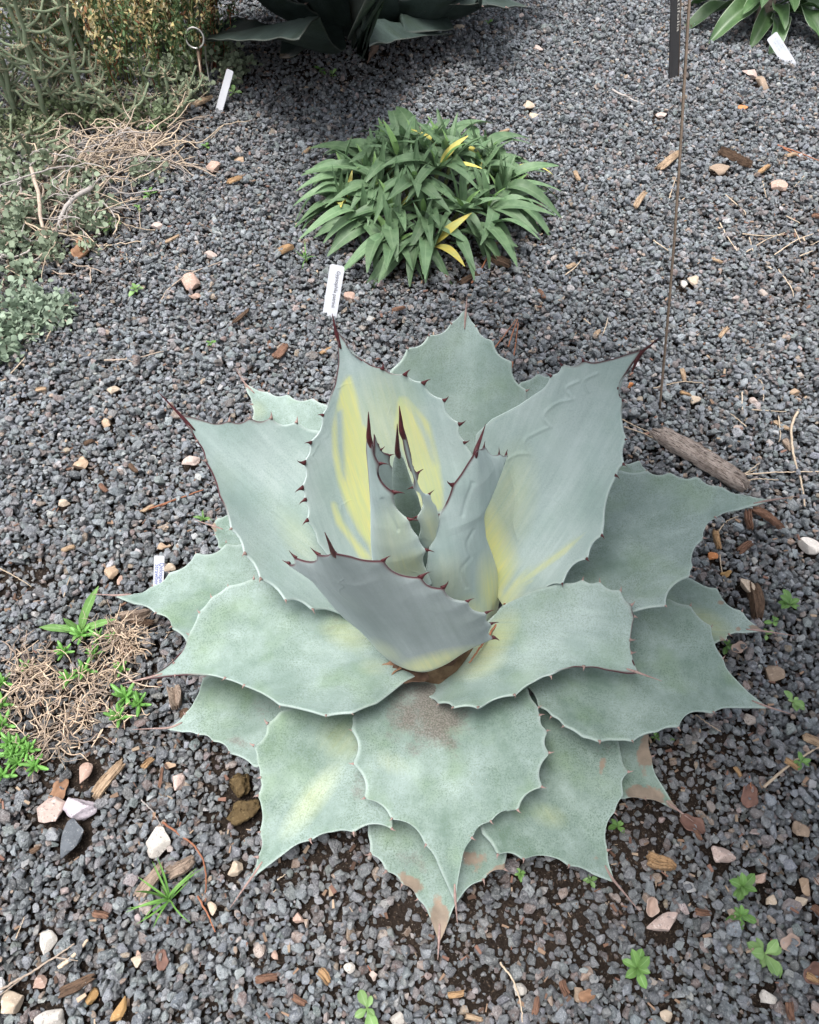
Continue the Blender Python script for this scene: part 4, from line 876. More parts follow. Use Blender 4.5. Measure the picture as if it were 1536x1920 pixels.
# --- dark agave behind
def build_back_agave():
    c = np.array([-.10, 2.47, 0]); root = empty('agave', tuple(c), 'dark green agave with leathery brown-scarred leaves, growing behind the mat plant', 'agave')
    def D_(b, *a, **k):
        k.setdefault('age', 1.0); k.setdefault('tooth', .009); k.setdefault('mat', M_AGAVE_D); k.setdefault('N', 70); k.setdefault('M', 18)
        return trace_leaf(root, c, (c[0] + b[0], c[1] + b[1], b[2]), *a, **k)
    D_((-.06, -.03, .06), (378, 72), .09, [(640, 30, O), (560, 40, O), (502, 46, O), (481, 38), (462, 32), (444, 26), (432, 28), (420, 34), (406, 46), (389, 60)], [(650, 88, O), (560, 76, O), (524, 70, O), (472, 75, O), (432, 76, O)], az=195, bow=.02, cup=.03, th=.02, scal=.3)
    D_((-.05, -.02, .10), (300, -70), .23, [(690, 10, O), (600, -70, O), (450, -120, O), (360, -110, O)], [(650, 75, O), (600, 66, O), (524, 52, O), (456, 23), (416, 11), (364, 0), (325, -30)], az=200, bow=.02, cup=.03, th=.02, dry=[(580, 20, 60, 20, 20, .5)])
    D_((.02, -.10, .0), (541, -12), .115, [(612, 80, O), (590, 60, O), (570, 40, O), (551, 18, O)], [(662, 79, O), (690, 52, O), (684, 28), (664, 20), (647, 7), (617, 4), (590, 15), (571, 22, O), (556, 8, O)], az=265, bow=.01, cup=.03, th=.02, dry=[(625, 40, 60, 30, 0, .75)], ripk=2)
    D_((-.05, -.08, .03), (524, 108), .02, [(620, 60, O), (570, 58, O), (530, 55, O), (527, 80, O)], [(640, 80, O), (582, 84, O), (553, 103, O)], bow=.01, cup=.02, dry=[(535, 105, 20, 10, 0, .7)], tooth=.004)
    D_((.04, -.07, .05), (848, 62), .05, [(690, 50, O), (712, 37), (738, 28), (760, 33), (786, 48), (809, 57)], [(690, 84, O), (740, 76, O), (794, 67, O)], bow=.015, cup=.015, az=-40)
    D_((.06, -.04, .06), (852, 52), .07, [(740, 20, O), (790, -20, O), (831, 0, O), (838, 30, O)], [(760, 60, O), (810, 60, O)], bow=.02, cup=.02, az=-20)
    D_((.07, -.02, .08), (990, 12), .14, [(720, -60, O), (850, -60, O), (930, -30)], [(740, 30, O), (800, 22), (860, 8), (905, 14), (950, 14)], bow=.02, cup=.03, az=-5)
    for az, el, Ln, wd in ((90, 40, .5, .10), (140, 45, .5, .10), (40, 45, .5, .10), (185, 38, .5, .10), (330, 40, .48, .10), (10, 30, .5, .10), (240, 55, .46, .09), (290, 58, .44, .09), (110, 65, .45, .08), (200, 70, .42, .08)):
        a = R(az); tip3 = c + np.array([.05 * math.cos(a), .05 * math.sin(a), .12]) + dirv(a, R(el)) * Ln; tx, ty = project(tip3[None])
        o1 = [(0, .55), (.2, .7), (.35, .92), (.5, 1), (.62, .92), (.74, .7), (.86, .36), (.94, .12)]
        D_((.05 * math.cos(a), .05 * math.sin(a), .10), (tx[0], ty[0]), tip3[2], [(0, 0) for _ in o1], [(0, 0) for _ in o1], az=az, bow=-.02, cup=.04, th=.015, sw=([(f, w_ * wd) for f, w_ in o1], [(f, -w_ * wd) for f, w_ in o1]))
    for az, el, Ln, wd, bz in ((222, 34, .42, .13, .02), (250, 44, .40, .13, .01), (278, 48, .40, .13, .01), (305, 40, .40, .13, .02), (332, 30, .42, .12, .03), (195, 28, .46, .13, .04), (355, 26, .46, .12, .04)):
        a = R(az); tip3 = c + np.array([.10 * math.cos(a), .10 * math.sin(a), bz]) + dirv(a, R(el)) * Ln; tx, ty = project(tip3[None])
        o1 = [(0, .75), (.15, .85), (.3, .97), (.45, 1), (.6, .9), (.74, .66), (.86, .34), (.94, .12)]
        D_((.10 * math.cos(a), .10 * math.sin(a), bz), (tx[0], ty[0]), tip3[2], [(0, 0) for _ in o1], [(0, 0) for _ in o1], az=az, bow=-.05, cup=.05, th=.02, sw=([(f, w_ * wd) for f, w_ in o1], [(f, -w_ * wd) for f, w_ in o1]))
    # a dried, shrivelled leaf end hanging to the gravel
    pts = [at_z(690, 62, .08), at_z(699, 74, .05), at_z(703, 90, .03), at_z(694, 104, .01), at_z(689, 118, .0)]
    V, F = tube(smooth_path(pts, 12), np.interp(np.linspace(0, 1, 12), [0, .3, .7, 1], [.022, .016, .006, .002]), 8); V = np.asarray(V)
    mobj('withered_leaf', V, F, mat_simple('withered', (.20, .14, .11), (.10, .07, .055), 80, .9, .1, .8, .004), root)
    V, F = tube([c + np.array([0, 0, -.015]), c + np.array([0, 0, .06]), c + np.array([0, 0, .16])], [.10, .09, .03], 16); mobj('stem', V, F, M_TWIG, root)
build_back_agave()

# --- pencil cactus, shrub, grey ground cover and dry tangle at the far left
M_CHOL = mat_leaf('pencil_cactus_skin', (.15, .195, .12), (.22, .25, .165), trans=0, rough=.7, spec=.2, scale=90)
M_CSP = mat_simple('cactus_spine', (.50, .42, .30), (.36, .28, .19), 100, .7, .2, 0)
def spine_bag(bag, path, rad, dens, ln):
    for i in range(len(path) - 1):
        for _ in range(rng.poisson(dens)):
            u = rng.random(); p = path[i] * (1 - u) + path[i + 1] * u; d = rng.normal(size=3); d[2] = abs(d[2]) * .6; d /= np.linalg.norm(d)
            s = np.cross(d, rng.normal(size=3)); s /= np.linalg.norm(s) + 1e-9; k = bag.n
            bag.add([p + s * .0009, p - s * .0009, p + d * (rad + ln * rng.uniform(.5, 1.2))], [(0, 1, 2)])
def build_cholla(px, py, n, spread, hgt, label, low=False):
    p = at_z(px, py); root = empty('pencil_cactus', (p[0], p[1], 0), label, 'cactus', 'thin-stemmed cactus clumps'); sp = Bag()
    for k in range(n):
        a = rng.uniform(0, 6.28); q = spread * math.sqrt(rng.random()); b = np.array([p[0] + q * math.cos(a), p[1] + q * math.sin(a) * .6, -.012])
        bag = Bag(); h = hgt * rng.uniform(.7, 1.1); lean = rng.normal(0, .10 if not low else .55, 2)
        path = smooth_path([b, b + np.array([lean[0] * h * .5, lean[1] * h * .5, h * .5]), b + np.array([lean[0] * h, lean[1] * h, h])], 12, .002)
        bag.add(*tube(path, np.linspace(.0066, .0036, 12), 7)); spine_bag(sp, path, .006, 5, .014)
        for _ in range(int(h / .014) if not low else int(h / .022)):
            i = rng.integers(1, 11); s0 = path[i]; az = rng.uniform(0, 6.28); L = rng.uniform(.04, .10); el0, el1 = rng.uniform(-.1, .3), rng.uniform(.4, 1.1)
            m1 = s0 + dirv(az, el0) * L * .5; e1 = m1 + dirv(az + rng.normal(0, .2), el1) * L * .5; pp = smooth_path([s0, m1, e1], 8)
            pp[:, 2] = np.maximum(pp[:, 2], .004)
            bag.add(*tube(pp, np.linspace(.0034, .0026, 8), 6)); spine_bag(sp, pp, .004, 3.5, .012)
        mobj('stem', *bag.get(), M_CHOL, root)
    o = mobj('spines', *sp.get(), M_CSP, root); tag(o, kind='stuff')
build_cholla(25, 215, 9, .17, .48, 'upright clump of thin grey-green cactus stems with many side branches')
build_cholla(130, 205, 6, .15, .42, 'open clump of thin cactus stems leaning into the yellow-tipped shrub')
build_cholla(265, 212, 11, .13, .11, 'low clump of short stubby cactus branches at the foot of the yellow-tipped shrub', True)
build_cholla(30, 300, 8, .12, .10, 'low pale cactus branches among the grey-leaved ground cover', True)

def mat_vcol(name, rough=.6, trans=.2):
    t = NT(name); a = t.attr('leafcol'); t.done(a.outputs['Color'], rough, .25)
    tr = t.n('ShaderNodeBsdfTranslucent'); t.l(a.outputs['Color'], tr.inputs['Color']); mx = t.n('ShaderNodeMixShader'); mx.inputs[0].default_value = trans
    t.l(t.b.outputs[0], mx.inputs[1]); t.l(tr.outputs[0], mx.inputs[2]); t.l(mx.outputs[0], t.out.inputs['Surface']); return t.m
M_VC = mat_vcol('small_leaves')
def leaf_cloud(name, P, D, size, cols, root, asp=.5):
    """many tiny folded leaves as one mesh: P positions, D directions"""
    n = len(P); size = np.asarray(size); S = np.cross(D, rng.normal(size=(n, 3))); S /= np.linalg.norm(S, axis=1)[:, None] + 1e-9; U = np.cross(D, S)
    k = size[:, None]
    V = np.stack([P, P + D * k * .45 + S * k * asp * .5 + U * k * .10, P + D * k * .95 + U * k * .02, P + D * k * .45 - S * k * asp * .5 + U * k * .10,
                  P + D * k * .80 + S * k * asp * .36 + U * k * .06, P + D * k * .80 - S * k * asp * .36 + U * k * .06], 1).reshape(-1, 3)
    i = np.arange(n)[:, None] * 6; F = np.concatenate([i + np.array([[0, 1, 4]]), i + np.array([[0, 4, 2]]), i + np.array([[0, 2, 5]]), i + np.array([[0, 5, 3]])])
    o = mobj(name, V, F, M_VC, root); a = o.data.color_attributes.new('leafcol', 'FLOAT_COLOR', 'POINT')
    c = np.repeat(np.concatenate([cols, np.ones((n, 1))], 1), 6, 0).astype(np.float32); a.data.foreach_set('color', c.ravel()); tag(o, kind='stuff'); return o
def build_shrub():
    p = at_z(205, 178); root = empty('shrub', (p[0], p[1], 0), 'fine-leaved shrub with reddish stems and pale yellow shoot tips', 'shrub')
    P, D, C, S = [], [], [], []; bag = Bag(); red = Bag()
    for k in range(170):
        a = rng.uniform(0, 6.28); q = math.sqrt(rng.random()); b = np.array([p[0] + .03 + (.26 * q * math.cos(a)), p[1] + .14 + .20 * q * math.sin(a), -.01])
        h = rng.uniform(.22, .50) * (1.05 - .3 * q); ln = rng.normal(0, .14, 2) + np.array([math.cos(a), math.sin(a)]) * q * .16
        path = smooth_path([b, b + np.array([ln[0] * h * .4, ln[1] * h * .4, h * .55]), b + np.array([ln[0] * h, ln[1] * h, h])], 14, .003)
        (red if rng.random() < .4 else bag).add(*tube(path, np.linspace(.0020, .0009, 14), 4))
        yellow = rng.random() < (.40 + .5 * (b[0] > p[0]))
        for _ in range(int(h * 420)):
            u = rng.uniform(.12, 1) ** .8; pt = path[min(13, int(u * 13))] + rng.normal(0, .007, 3); d = dirv(rng.uniform(0, 6.28), rng.uniform(.2, 1.3))
            P.append(pt); D.append(d); S.append(rng.uniform(.007, .016))
            top = np.clip((pt[2] - .07) / .14, 0, 1)
            g = np.array([.095, .15, .065]) * rng.uniform(.7, 1.7)
            if yellow and rng.random() < top * .85: g = np.array([(.78, .66, .34), (.68, .58, .28), (.60, .42, .22), (.80, .72, .48)][rng.integers(4)]) * rng.uniform(.75, 1.1)
            elif rng.random() < .05: g = np.array([.34, .16, .08])
            elif rng.random() < .2: g = np.array([.16, .24, .12])
            C.append(g)
    mobj('red_stems', *red.get(), mat_simple('red_stem', (.22, .06, .04), (.30, .14, .07), 120, .7, .2, .2), root)['kind'] = 'stuff'
    mobj('green_stems', *bag.get(), M_STEM, root)['kind'] = 'stuff'
    leaf_cloud('leaves', np.array(P), np.array(D), np.array(S), np.array(C), root, .42)
build_shrub()
def build_cover(px, py, rx, ry, hgt, n, label, base=(.20, .275, .205), stems=26, leaf=.013):
    p = at_z(px, py); root = empty('grey_leaved_plant', (p[0], p[1], 0), label, 'ground cover', 'grey-green ground cover plants')
    bag = Bag(); P, D, C, S = [], [], [], []
    for k in range(stems):
        a = rng.uniform(0, 6.28); q = math.sqrt(rng.random()); e = np.array([p[0] + rx * q * math.cos(a), p[1] + ry * q * math.sin(a), max(.012, hgt * (1 - .7 * q * q) * rng.uniform(.6, 1.1))])
        b = np.array([p[0] + rx * q * .35 * math.cos(a), p[1] + ry * q * .35 * math.sin(a), -.01]); m_ = (b + e) / 2 + np.array([0, 0, .012])
        path = smooth_path([b, m_, e], 12, .0015); bag.add(*tube(path, np.linspace(.0022, .0011, 12), 5))
        for _ in range(n // stems):
            u = rng.uniform(.3, 1) ** .6; i = min(11, int(u * 11)); pt = path[i] + rng.normal(0, .010, 3); pt[2] = max(pt[2], .004)
            az = rng.uniform(0, 6.28); P.append(pt); D.append(dirv(az, rng.uniform(-.2, .9))); S.append(leaf * rng.uniform(.6, 1.25)); C.append(np.array(base) * rng.uniform(.65, 1.35))
    mobj('stems', *bag.get(), M_TWIG, root)['kind'] = 'stuff'
    leaf_cloud('leaves', np.array(P), np.array(D), np.array(S), np.array(C), root, .95)
build_cover(385, 150, .13, .16, .09, 1500, 'grey-green feathery ground cover under the tip of the dark agave', (0.212, 0.250, 0.167))
build_cover(330, 60, .16, .20, .16, 1500, 'silvery grey ground cover behind the wire loop marker', (0.346, 0.330, 0.251))
build_cover(70, 420, .20, .20, .06, 1500, 'round-leaved grey-green ground cover beneath the dry tangled stems', (0.223, 0.270, 0.186), 40)
build_cover(45, 345, .22, .14, .07, 900, 'grey-green ground cover in front of the thin cactus stems', (0.200, 0.240, 0.158), 26)
build_cover(55, 590, .10, .075, .035, 900, 'small bluish-green round-leaved mat at the edge of the gravel', (0.256, 0.320, 0.237), 30)
build_cover(10, 650, .07, .05, .03, 420, 'little bluish-green mat next to the small round-leaved one', (0.234, 0.300, 0.214), 16)
build_cover(15, 500, .10, .09, .04, 500, 'grey-green leaves between the dry stems and the bluish-green mat', (0.223, 0.280, 0.195), 18)
build_cover(290, 335, .05, .05, .025, 160, 'sparse grey-green sprigs at the edge of the dry tangled stems', (0.256, 0.300, 0.214), 10)
build_cover(150, 236, .20, .06, .05, 900, 'dark olive ground cover at the foot of the cactus clumps', (.13, .165, .085), 30, .011)
build_cover(20, 262, .16, .06, .06, 800, 'dull green ground cover beneath the upright cactus clump', (.15, .18, .10), 26, .011)
build_cover(300, 235, .08, .05, .04, 420, 'olive sprigs where the shrub meets the gravel', (.14, .18, .10), 16, .010)
def build_tangle(name, spots, n, label, seed):
    r_ = np.random.default_rng(seed); c = at_z(*spots[0][:2]); root = empty(name, (c[0], c[1], 0), label, 'dry stems', 'tangles of dead stems')
    for k in range(n):
        px, py, rx, ry = spots[r_.integers(len(spots))]
        b = at_z(px + r_.normal(0, rx * .5), py + r_.normal(0, ry * .5)); az = r_.uniform(0, 6.28); L = r_.uniform(.07, .26); pts = [b + np.array([0, 0, r_.uniform(.004, .035)])]
        for j in range(4):
            az += r_.normal(0, .55); q = pts[-1] + np.array([math.cos(az), math.sin(az), 0]) * L / 4; q[2] = np.clip(q[2] + r_.normal(0, .014), .004, .075); pts.append(q)
        r0 = r_.uniform(.0011, .0028); path = smooth_path(pts, 18, .0009); bag = Bag(); bag.add(*tube(path, np.linspace(r0, r0 * .5, 18), 5))
        for _ in range(r_.integers(1, 4)):
            i = r_.integers(4, 16); a2 = az + r_.normal(0, 1.2); e = path[i] + np.array([math.cos(a2), math.sin(a2), 0]) * L * .3; e[2] = max(.003, e[2] + r_.normal(0, .012))
            bag.add(*tube(smooth_path([path[i], (path[i] + e) / 2 + r_.normal(0, .004, 3), e], 7), np.linspace(r0 * .6, r0 * .35, 7), 4))
        mobj('dry_stem', *bag.get(), (M_TWIG, M_TWIGG, M_STRAW)[r_.integers(3)], root)
    return root
build_tangle('dry_stem_tangle', [(230, 300, 90, 40), (260, 280, 60, 25), (180, 330, 60, 40)], 110, 'tangle of dead brown stems spilling from the shrub onto the gravel', 3)
rt = build_tangle('dry_stem_tangle', [(60, 470, 60, 70), (110, 430, 70, 50), (40, 380, 50, 40), (130, 380, 60, 30)], 85, 'sprawling dead tan stems over the round-leaved ground cover', 4)
for pts, r0 in (([(172, 352, .05), (135, 375, .055), (115, 405, .04), (100, 455, .01)], .0055), ([(58, 315, .07), (72, 365, .06), (78, 420, .045), (95, 470, .02), (115, 505, .006)], .0045), ([(0, 400, .04), (40, 375, .05), (70, 370, .055)], .003), ([(110, 265, .04), (103, 300, .045), (96, 325, .03)], .0045), ([(0, 395, .04), (35, 365, .055), (60, 367, .06)], .0025)):
    path = smooth_path([at_z(*q) for q in pts], 18, .0006); mobj('bare_branch', *tube(path, np.linspace(r0, r0 * .6, 18), 7), M_TWIGG if r0 > .005 else M_TWIG, rt)

# --- ice plant with dried stems
M_ICE = mat_leaf('ice_plant_leaf', (.11, .27, .05), (.17, .36, .09), trans=.1, rough=.4, spec=.45, scale=80)
M_DRY = mat_simple('dry_straw_stem', (.64, .51, .38), (.48, .36, .26), 160, .8, .15, .3)
M_DRY2 = mat_simple('dead_grey_stem', (.38, .30, .24), (.24, .18, .14), 160, .85, .1, .3)
def finger_mesh(seed):
    pts = [(0, 0, 0), (.15, 0, .02), (.45, 0, .03), (.75, 0, .05), (.93, 0, .09), (1, 0, .12)]
    V, F = tube(pts, [.07, .11, .135, .12, .075, .01], 7); return new_mesh('leaf', V, F, M_ICE)
def build_ice():
    c = at_z(120, 1340); root = empty('ice_plant', (c[0], c[1], 0), 'half-dead ice plant, tan dry stems with bright green fleshy shoots', 'ice plant'); fm = finger_mesh(0)
    r_ = np.random.default_rng(21)
    zones = [(100, 1300, 75, 45), (60, 1260, 50, 30), (170, 1330, 70, 60), (110, 1390, 60, 30), (200, 1270, 50, 25), (40, 1330, 40, 40), (230, 1205, 25, 12)]
    for k in range(290):
        z = zones[r_.integers(len(zones)) if r_.random() < .93 else 6]; b = at_z(z[0] + r_.normal(0, z[2] * .5), z[1] + r_.normal(0, z[3] * .5)); az = r_.uniform(0, 6.28); L = r_.uniform(.022, .060)
        pts = [b + np.array([0, 0, r_.uniform(.006, .022)])]
        for j in range(3):
            az += r_.normal(0, .6); q = pts[-1] + np.array([math.cos(az), math.sin(az), 0]) * L / 3; q[2] = np.clip(q[2] + r_.normal(0, .006), .004, .032); pts.append(q)
        r0 = r_.uniform(.00035, .0012); path = smooth_path(pts, 9, .0006); bag = Bag(); bag.add(*tube(path, np.linspace(r0, r0 * .6, 9), 4))
        for _ in range(r_.integers(1, 4)):
            i = r_.integers(2, 8); e = path[i] + dirv(r_.uniform(0, 6.28), r_.uniform(-.2, .7)) * .012; bag.add(*tube([path[i], e], [r0 * .7, r0 * .9], 4))
        mobj('dry_stem', *bag.get(), (M_DRY, M_DRY, M_TWIG, M_DRY2)[r_.integers(4)], root)
    for px, py, n, s in ((153, 1192, 10, 1.2), (186, 1193, 9, .9), (210, 1197, 7, .8), (119, 1224, 10, 1), (177, 1226, 9, .9), (130, 1272, 10, 1), (159, 1257, 10, 1), (228, 1255, 8, .9), (235, 1308, 13, 1.3), (261, 1321, 11, 1.1), (223, 1345, 11, 1.1),
                        (49, 1250, 6, .8), (5, 1280, 10, 1), (5, 1320, 12, 1.1), (7, 1358, 11, 1.1), (38, 1396, 14, 1), (24, 1414, 14, 1), (53, 1407, 14, 1), (33, 1432, 13, 1), (66, 1436, 12, 1), (5, 1454, 12, 1.1), (18, 1395, 11, 1), (-20, 1420, 12, 1)):
        p = at_z(px, py, .014)
        V, F = tube([p + np.array([0, 0, -.014]), p + np.array([.001, 0, .001])], [.0015, .0018], 5); sh = mobj('shoot', V, F, M_STEM, root)
        for k in range(n):
            az = k * 2.4 + r_.uniform(-.3, .3); el = R(8 + 62 * k / n); L = r_.uniform(.015, .022) * s * (1 - .3 * k / n)
            d = dirv(az, el); inst('leaf', fm, frame_matrix(p, d, np.cross(d, np.cross([0, 0, 1], d)), (L, L * .95, L * .8)), sh)
build_ice()

# --- seedlings and weeds
M_WEED = mat_leaf('seedling_leaf', (.10, .215, .05), (.155, .285, .08), rib=(.30, .48, .2), trans=.18, rough=.5)
M_WEEDP = mat_leaf('seedling_pale_leaf', (.15, .27, .085), (.22, .345, .13), rib=(.30, .42, .22), trans=.18, rough=.5)
M_GRASS = mat_leaf('grass_blade', (.11, .26, .05), (.17, .34, .08), rib=(.25, .42, .14), trans=.2, rough=.45)
WM = [blade_mesh('leaf', M_WEED, .5, .25, .35, 'ovate', 8, 4, .08, 0, 200 + k) for k in range(4)]; WP = [blade_mesh('leaf', M_WEEDP, .55, .2, .4, 'ovate', 8, 4, .05, 0, 210 + k) for k in range(4)]
GB = [blade_mesh('blade', M_GRASS, rng.uniform(.04, .06), rng.uniform(-.1, .7), .5, 'strap', 12, 2, 0, rng.uniform(-.8, .8), 220 + k) for k in range(8)]; LW = [blade_mesh('leaf', M_WEED, .2, rng.uniform(.1, .3), .4, 'strap', 12, 4, .05, .2, 230 + k) for k in range(3)]
def weed(px, py, size, n, label, meshes=WM, name='seedling', group=None, el=(5, 50)):
    p = at_z(px, py); z = h_at(p[0], p[1]) * .8; s = size * pxm(px, py) / 2; root = empty(name, (p[0], p[1], z), label, 'seedling' if name == 'seedling' else 'grass', group); a0 = rng.uniform(0, 6.28)
    V, F = tube([(p[0], p[1], z - .012), (p[0], p[1], z + s * .25)], [.0011, .0009], 5); mobj('stem', V, F, M_STEM, root)
    for k in range(n):
        f = k / max(1, n - 1); az = a0 + k * 2.4 + rng.uniform(-.45, .45); e = R(el[0] + (el[1] - el[0]) * f + rng.uniform(-5, 5))
        place_leaf(root, meshes, (p[0], p[1], z + s * (.12 + .12 * f)), az, e, s * rng.uniform(.6, 1.25) * (1 - .3 * f) / max(.5, math.cos(e)) ** .5, rollj=.15)
weed(690, 1893, 78, 5, 'pale green round-leaved seedling alone in the open gravel', WP, el=(5, 30))
weed(1192, 1817, 62, 9, 'bright green leafy seedling growing below the large pink speckled rock', el=(5, 60))
weed(1388, 1666, 58, 10, 'leafy seedling just below the pink flat stone', el=(5, 60)); weed(1386, 1718, 56, 8, 'leafy seedling between two other seedlings, above the star-shaped one'); weed(1430, 1790, 78, 8, 'star-shaped light green seedling at the end of a row of seedlings', WP, el=(0, 40))
weed(1480, 1323, 46, 6, 'light green seedling at the spine tip of a right-hand agave leaf', WP); weed(1474, 1142, 56, 7, 'seedling with scattered rounded leaves near dark rotten wood'); weed(1448, 1170, 34, 5, 'little seedling touching the spine of a low agave leaf'); weed(1362, 1213, 34, 5, 'little seedling beside a small pink curled dead leaf'); weed(1436, 1192, 26, 4, 'tiny seedling under the spine of a low agave leaf', WP)
weed(974, 1640, 30, 9, 'tiny feathery seedling beside the dry-edged lowest agave leaf', el=(5, 60)); weed(1107, 1650, 30, 5, 'tiny seedling under the edge of a front agave leaf', WP); weed(1158, 1548, 34, 8, 'small cut-leaved seedling in bare soil beside an agave leaf', el=(5, 60)); weed(1494, 1436, 36, 7, 'small seedling under a pale straw stem'); weed(1228, 1386, 32, 4, 'small two-leaved seedling by the blotched low agave leaf'); weed(1256, 1391, 14, 4, 'minute seedling in the gravel next to a two-leaved one')
weed(258, 551, 34, 8, 'small frilly seedling alone in the gravel left of the pink-tan stone', WP, el=(5, 60)); weed(207, 430, 50, 8, 'bright green seedling at the edge of the dry stems', WP); weed(290, 250, 34, 5, 'light green two-leaved seedling at the top of the dry stem tangle', WP); weed(440, 182, 34, 5, 'light green seedling beside the narrow white tag', WP); weed(384, 978, 44, 7, 'small seedling in front of a left-hand agave leaf tip', LW, el=(5, 50)); weed(602, 134, 28, 6, 'tiny seedling in the dark soil in front of the dark agave'); weed(624, 142, 26, 5, 'tiny yellowish seedling in the dark soil in front of the dark agave', WP); weed(916, 45, 22, 5, 'tiny seedling right of the dark agave'); weed(388, 278, 20, 5, 'tiny seedling in the gravel near the narrow white tag'); weed(280, 365, 36, 5, 'small seedling beside the sparse grey-green sprigs'); weed(397, 650, 20, 6, 'tiny mossy tuft alone in the gravel'); weed(262, 395, 24, 4, 'tiny seedling at the gravel edge near the dry stems')
weed(322, 1690, 150, 17, 'tuft of green grass beside two weathered wood chips', GB, 'grass_tuft', el=(15, 75)); weed(575, 495, 60, 9, 'small thin grass tuft at the edge of the leafy mat plant', GB, 'grass_tuft', el=(15, 70))
def long_weed():
    p = at_z(152, 1182, .01); root = empty('seedling', (p[0], p[1], .0), 'weed with a few long narrow leaves at the top of the ice plant', 'seedling')
    for tx, ty, tz in ((177, 1103, .06), (209, 1160, .035), (70, 1174, .02), (108, 1172, .03), (120, 1160, .035), (135, 1200, .02)):
        e = at_z(tx, ty, tz); d = e - p; L = np.linalg.norm(d); inst('leaf', LW[rng.integers(3)], frame_matrix(p, d, (0, -.3, 1), (L, L * (.9 if L > .04 else 1.3), L * .6)), root)
    V, F = tube([p - np.array([0, 0, .02]), p + np.array([0, 0, .004])], [.002, .0015], 6); mobj('stem', V, F, M_STEM, root)
long_weed()
# ------------------------------------------------------------------ wood, twigs and dead leaves on the gravel
def mat_wood(name, c1, c2, c3):
    t = NT(name); v = t.coord('Object', (.12, 1, 1)); g = t.noise(v, 420, 4, .65, .4)
    c = t.mix(t.ramp(g, .35, .62), c1, c2); c = t.mix(t.ramp(t.noise(v, 700, 4, .7), .52, .64), c, c3); c = t.mix(t.ramp(t.noise(t.coord('Object'), 70, 3), .5, .7, 0, .55), c, c3)
    t.bump(t.noise(v, 520, 4, .7), .8, .002); return t.done(c, .85, .15)
M_WOODS = {'tan': mat_wood('pale_wood', (.42, .31, .21), (.32, .23, .155), (.12, .08, .05)), 'grey': mat_wood('weathered_wood', (.36, .28, .22), (.25, .19, .15), (.08, .06, .045)), 'dark': mat_wood('dark_bark', (.085, .055, .038), (.14, .09, .06), (.03, .02, .015)),
           'orange': mat_wood('fresh_wood', (.40, .26, .14), (.30, .185, .10), (.10, .065, .04)), 'red': mat_wood('red_bark', (.22, .125, .085), (.15, .085, .06), (.06, .035, .025)), 'log': mat_wood('weathered_log', (.40, .345, .31), (.27, .22, .19), (.05, .035, .028))}
def chip_mesh(L, W, T, seed, mat, curve=.0, nx=20, ny=8):
    r_ = np.random.default_rng(seed); V = []; ex0, ex1 = r_.uniform(-.22, .10, ny + 1), r_.uniform(-.22, .10, ny + 1); ridge = r_.normal(0, .24, ny + 1); taper = r_.uniform(.0, .35)
    for side in (1, -1):
        for i in range(nx + 1):
            t = i / nx * 2 - 1
            for j in range(ny + 1):
                u = j / ny * 2 - 1; x = t * L / 2 * (1 + (ex1[j] if t > 0 else ex0[j]) * abs(t) ** 3); wv = 1 - taper * max(0, t) - .12 * abs(t) ** 6
                y = u * W / 2 * wv + .06 * W * math.sin(t * 3 + seed); z = side * T / 2 * (1 - .35 * abs(u) ** 3 - .35 * abs(t) ** 8) + (ridge[j] * T * .8 if side > 0 else 0) + r_.normal(0, .06) * T + curve * L * (t * t - .4)
                V.append((x, y, z))
    k = ny + 1; K = (nx + 1) * k; F = []
    for i in range(nx):
        for j in range(ny):
            a = i * k + j; F.append((a, a + k, a + k + 1, a + 1)); F.append((K + a, K + a + 1, K + a + k + 1, K + a + k))
        F.append((i * k, K + i * k, K + (i + 1) * k, (i + 1) * k)); F.append((i * k + ny, (i + 1) * k + ny, K + (i + 1) * k + ny, K + i * k + ny))
    for j in range(ny):
        F.append((j, j + 1, K + j + 1, K + j)); a = nx * k; F.append((a + j, K + a + j, K + a + j + 1, a + j + 1))
    me = new_mesh('wood', V, F, mat); me.set_sharp_from_angle(angle=R(45)); return me
def chip(x0, y0, x1, y1, wpx, kind, label, name='wood_chip', cat='wood chip', group=None, T=.45, curve=0.0, seed=[0], lift=.0):
    seed[0] += 1; a, b = at_z(x0, y0), at_z(x1, y1); mx = (a + b) / 2; d = b - a; L = float(np.linalg.norm(d)); s = pxm((x0 + x1) / 2, (y0 + y1) / 2); W = wpx * s; Th = W * T
    za, zb = h_at(a[0] * .8 + b[0] * .2, a[1] * .8 + b[1] * .2, .006), h_at(b[0] * .8 + a[0] * .2, b[1] * .8 + a[1] * .2, .006)
    za = np.clip(za, -.006, .012); zb = np.clip(zb, -.006, .012)
    d[2] = zb - za; me = chip_mesh(L, W, Th, seed[0], M_WOODS[kind], curve)
    o = inst(name, me, frame_matrix((mx[0], mx[1], (za + zb) / 2 + Th * .42 + lift), d, (rng.normal(0, .12), rng.normal(0, .12), 1))); return tag(o, label, cat, group)
G1 = 'small wood chips strewn on the gravel'; S1 = 'small tan splinter of wood lying on the gravel'; S2 = 'small dark brown bark fragment lying on the gravel'; S3 = 'small reddish bark fragment lying on the gravel'
chip(1229, 816, 1392, 928, 38, 'log', 'weathered split log with cracked bark lying behind the right-hand agave leaf', 'log', 'log', T=.65, lift=.002)
chip(180, 1500, 234, 1432, 20, 'tan', 'long pale split wood piece beside the long flat pink stone')
chip(262, 1690, 312, 1625, 22, 'grey', 'grey weathered wood chip lying beneath the grass tuft'); chip(322, 1646, 368, 1616, 24, 'grey', 'stubby weathered wood chunk right of the grass tuft', T=.7)
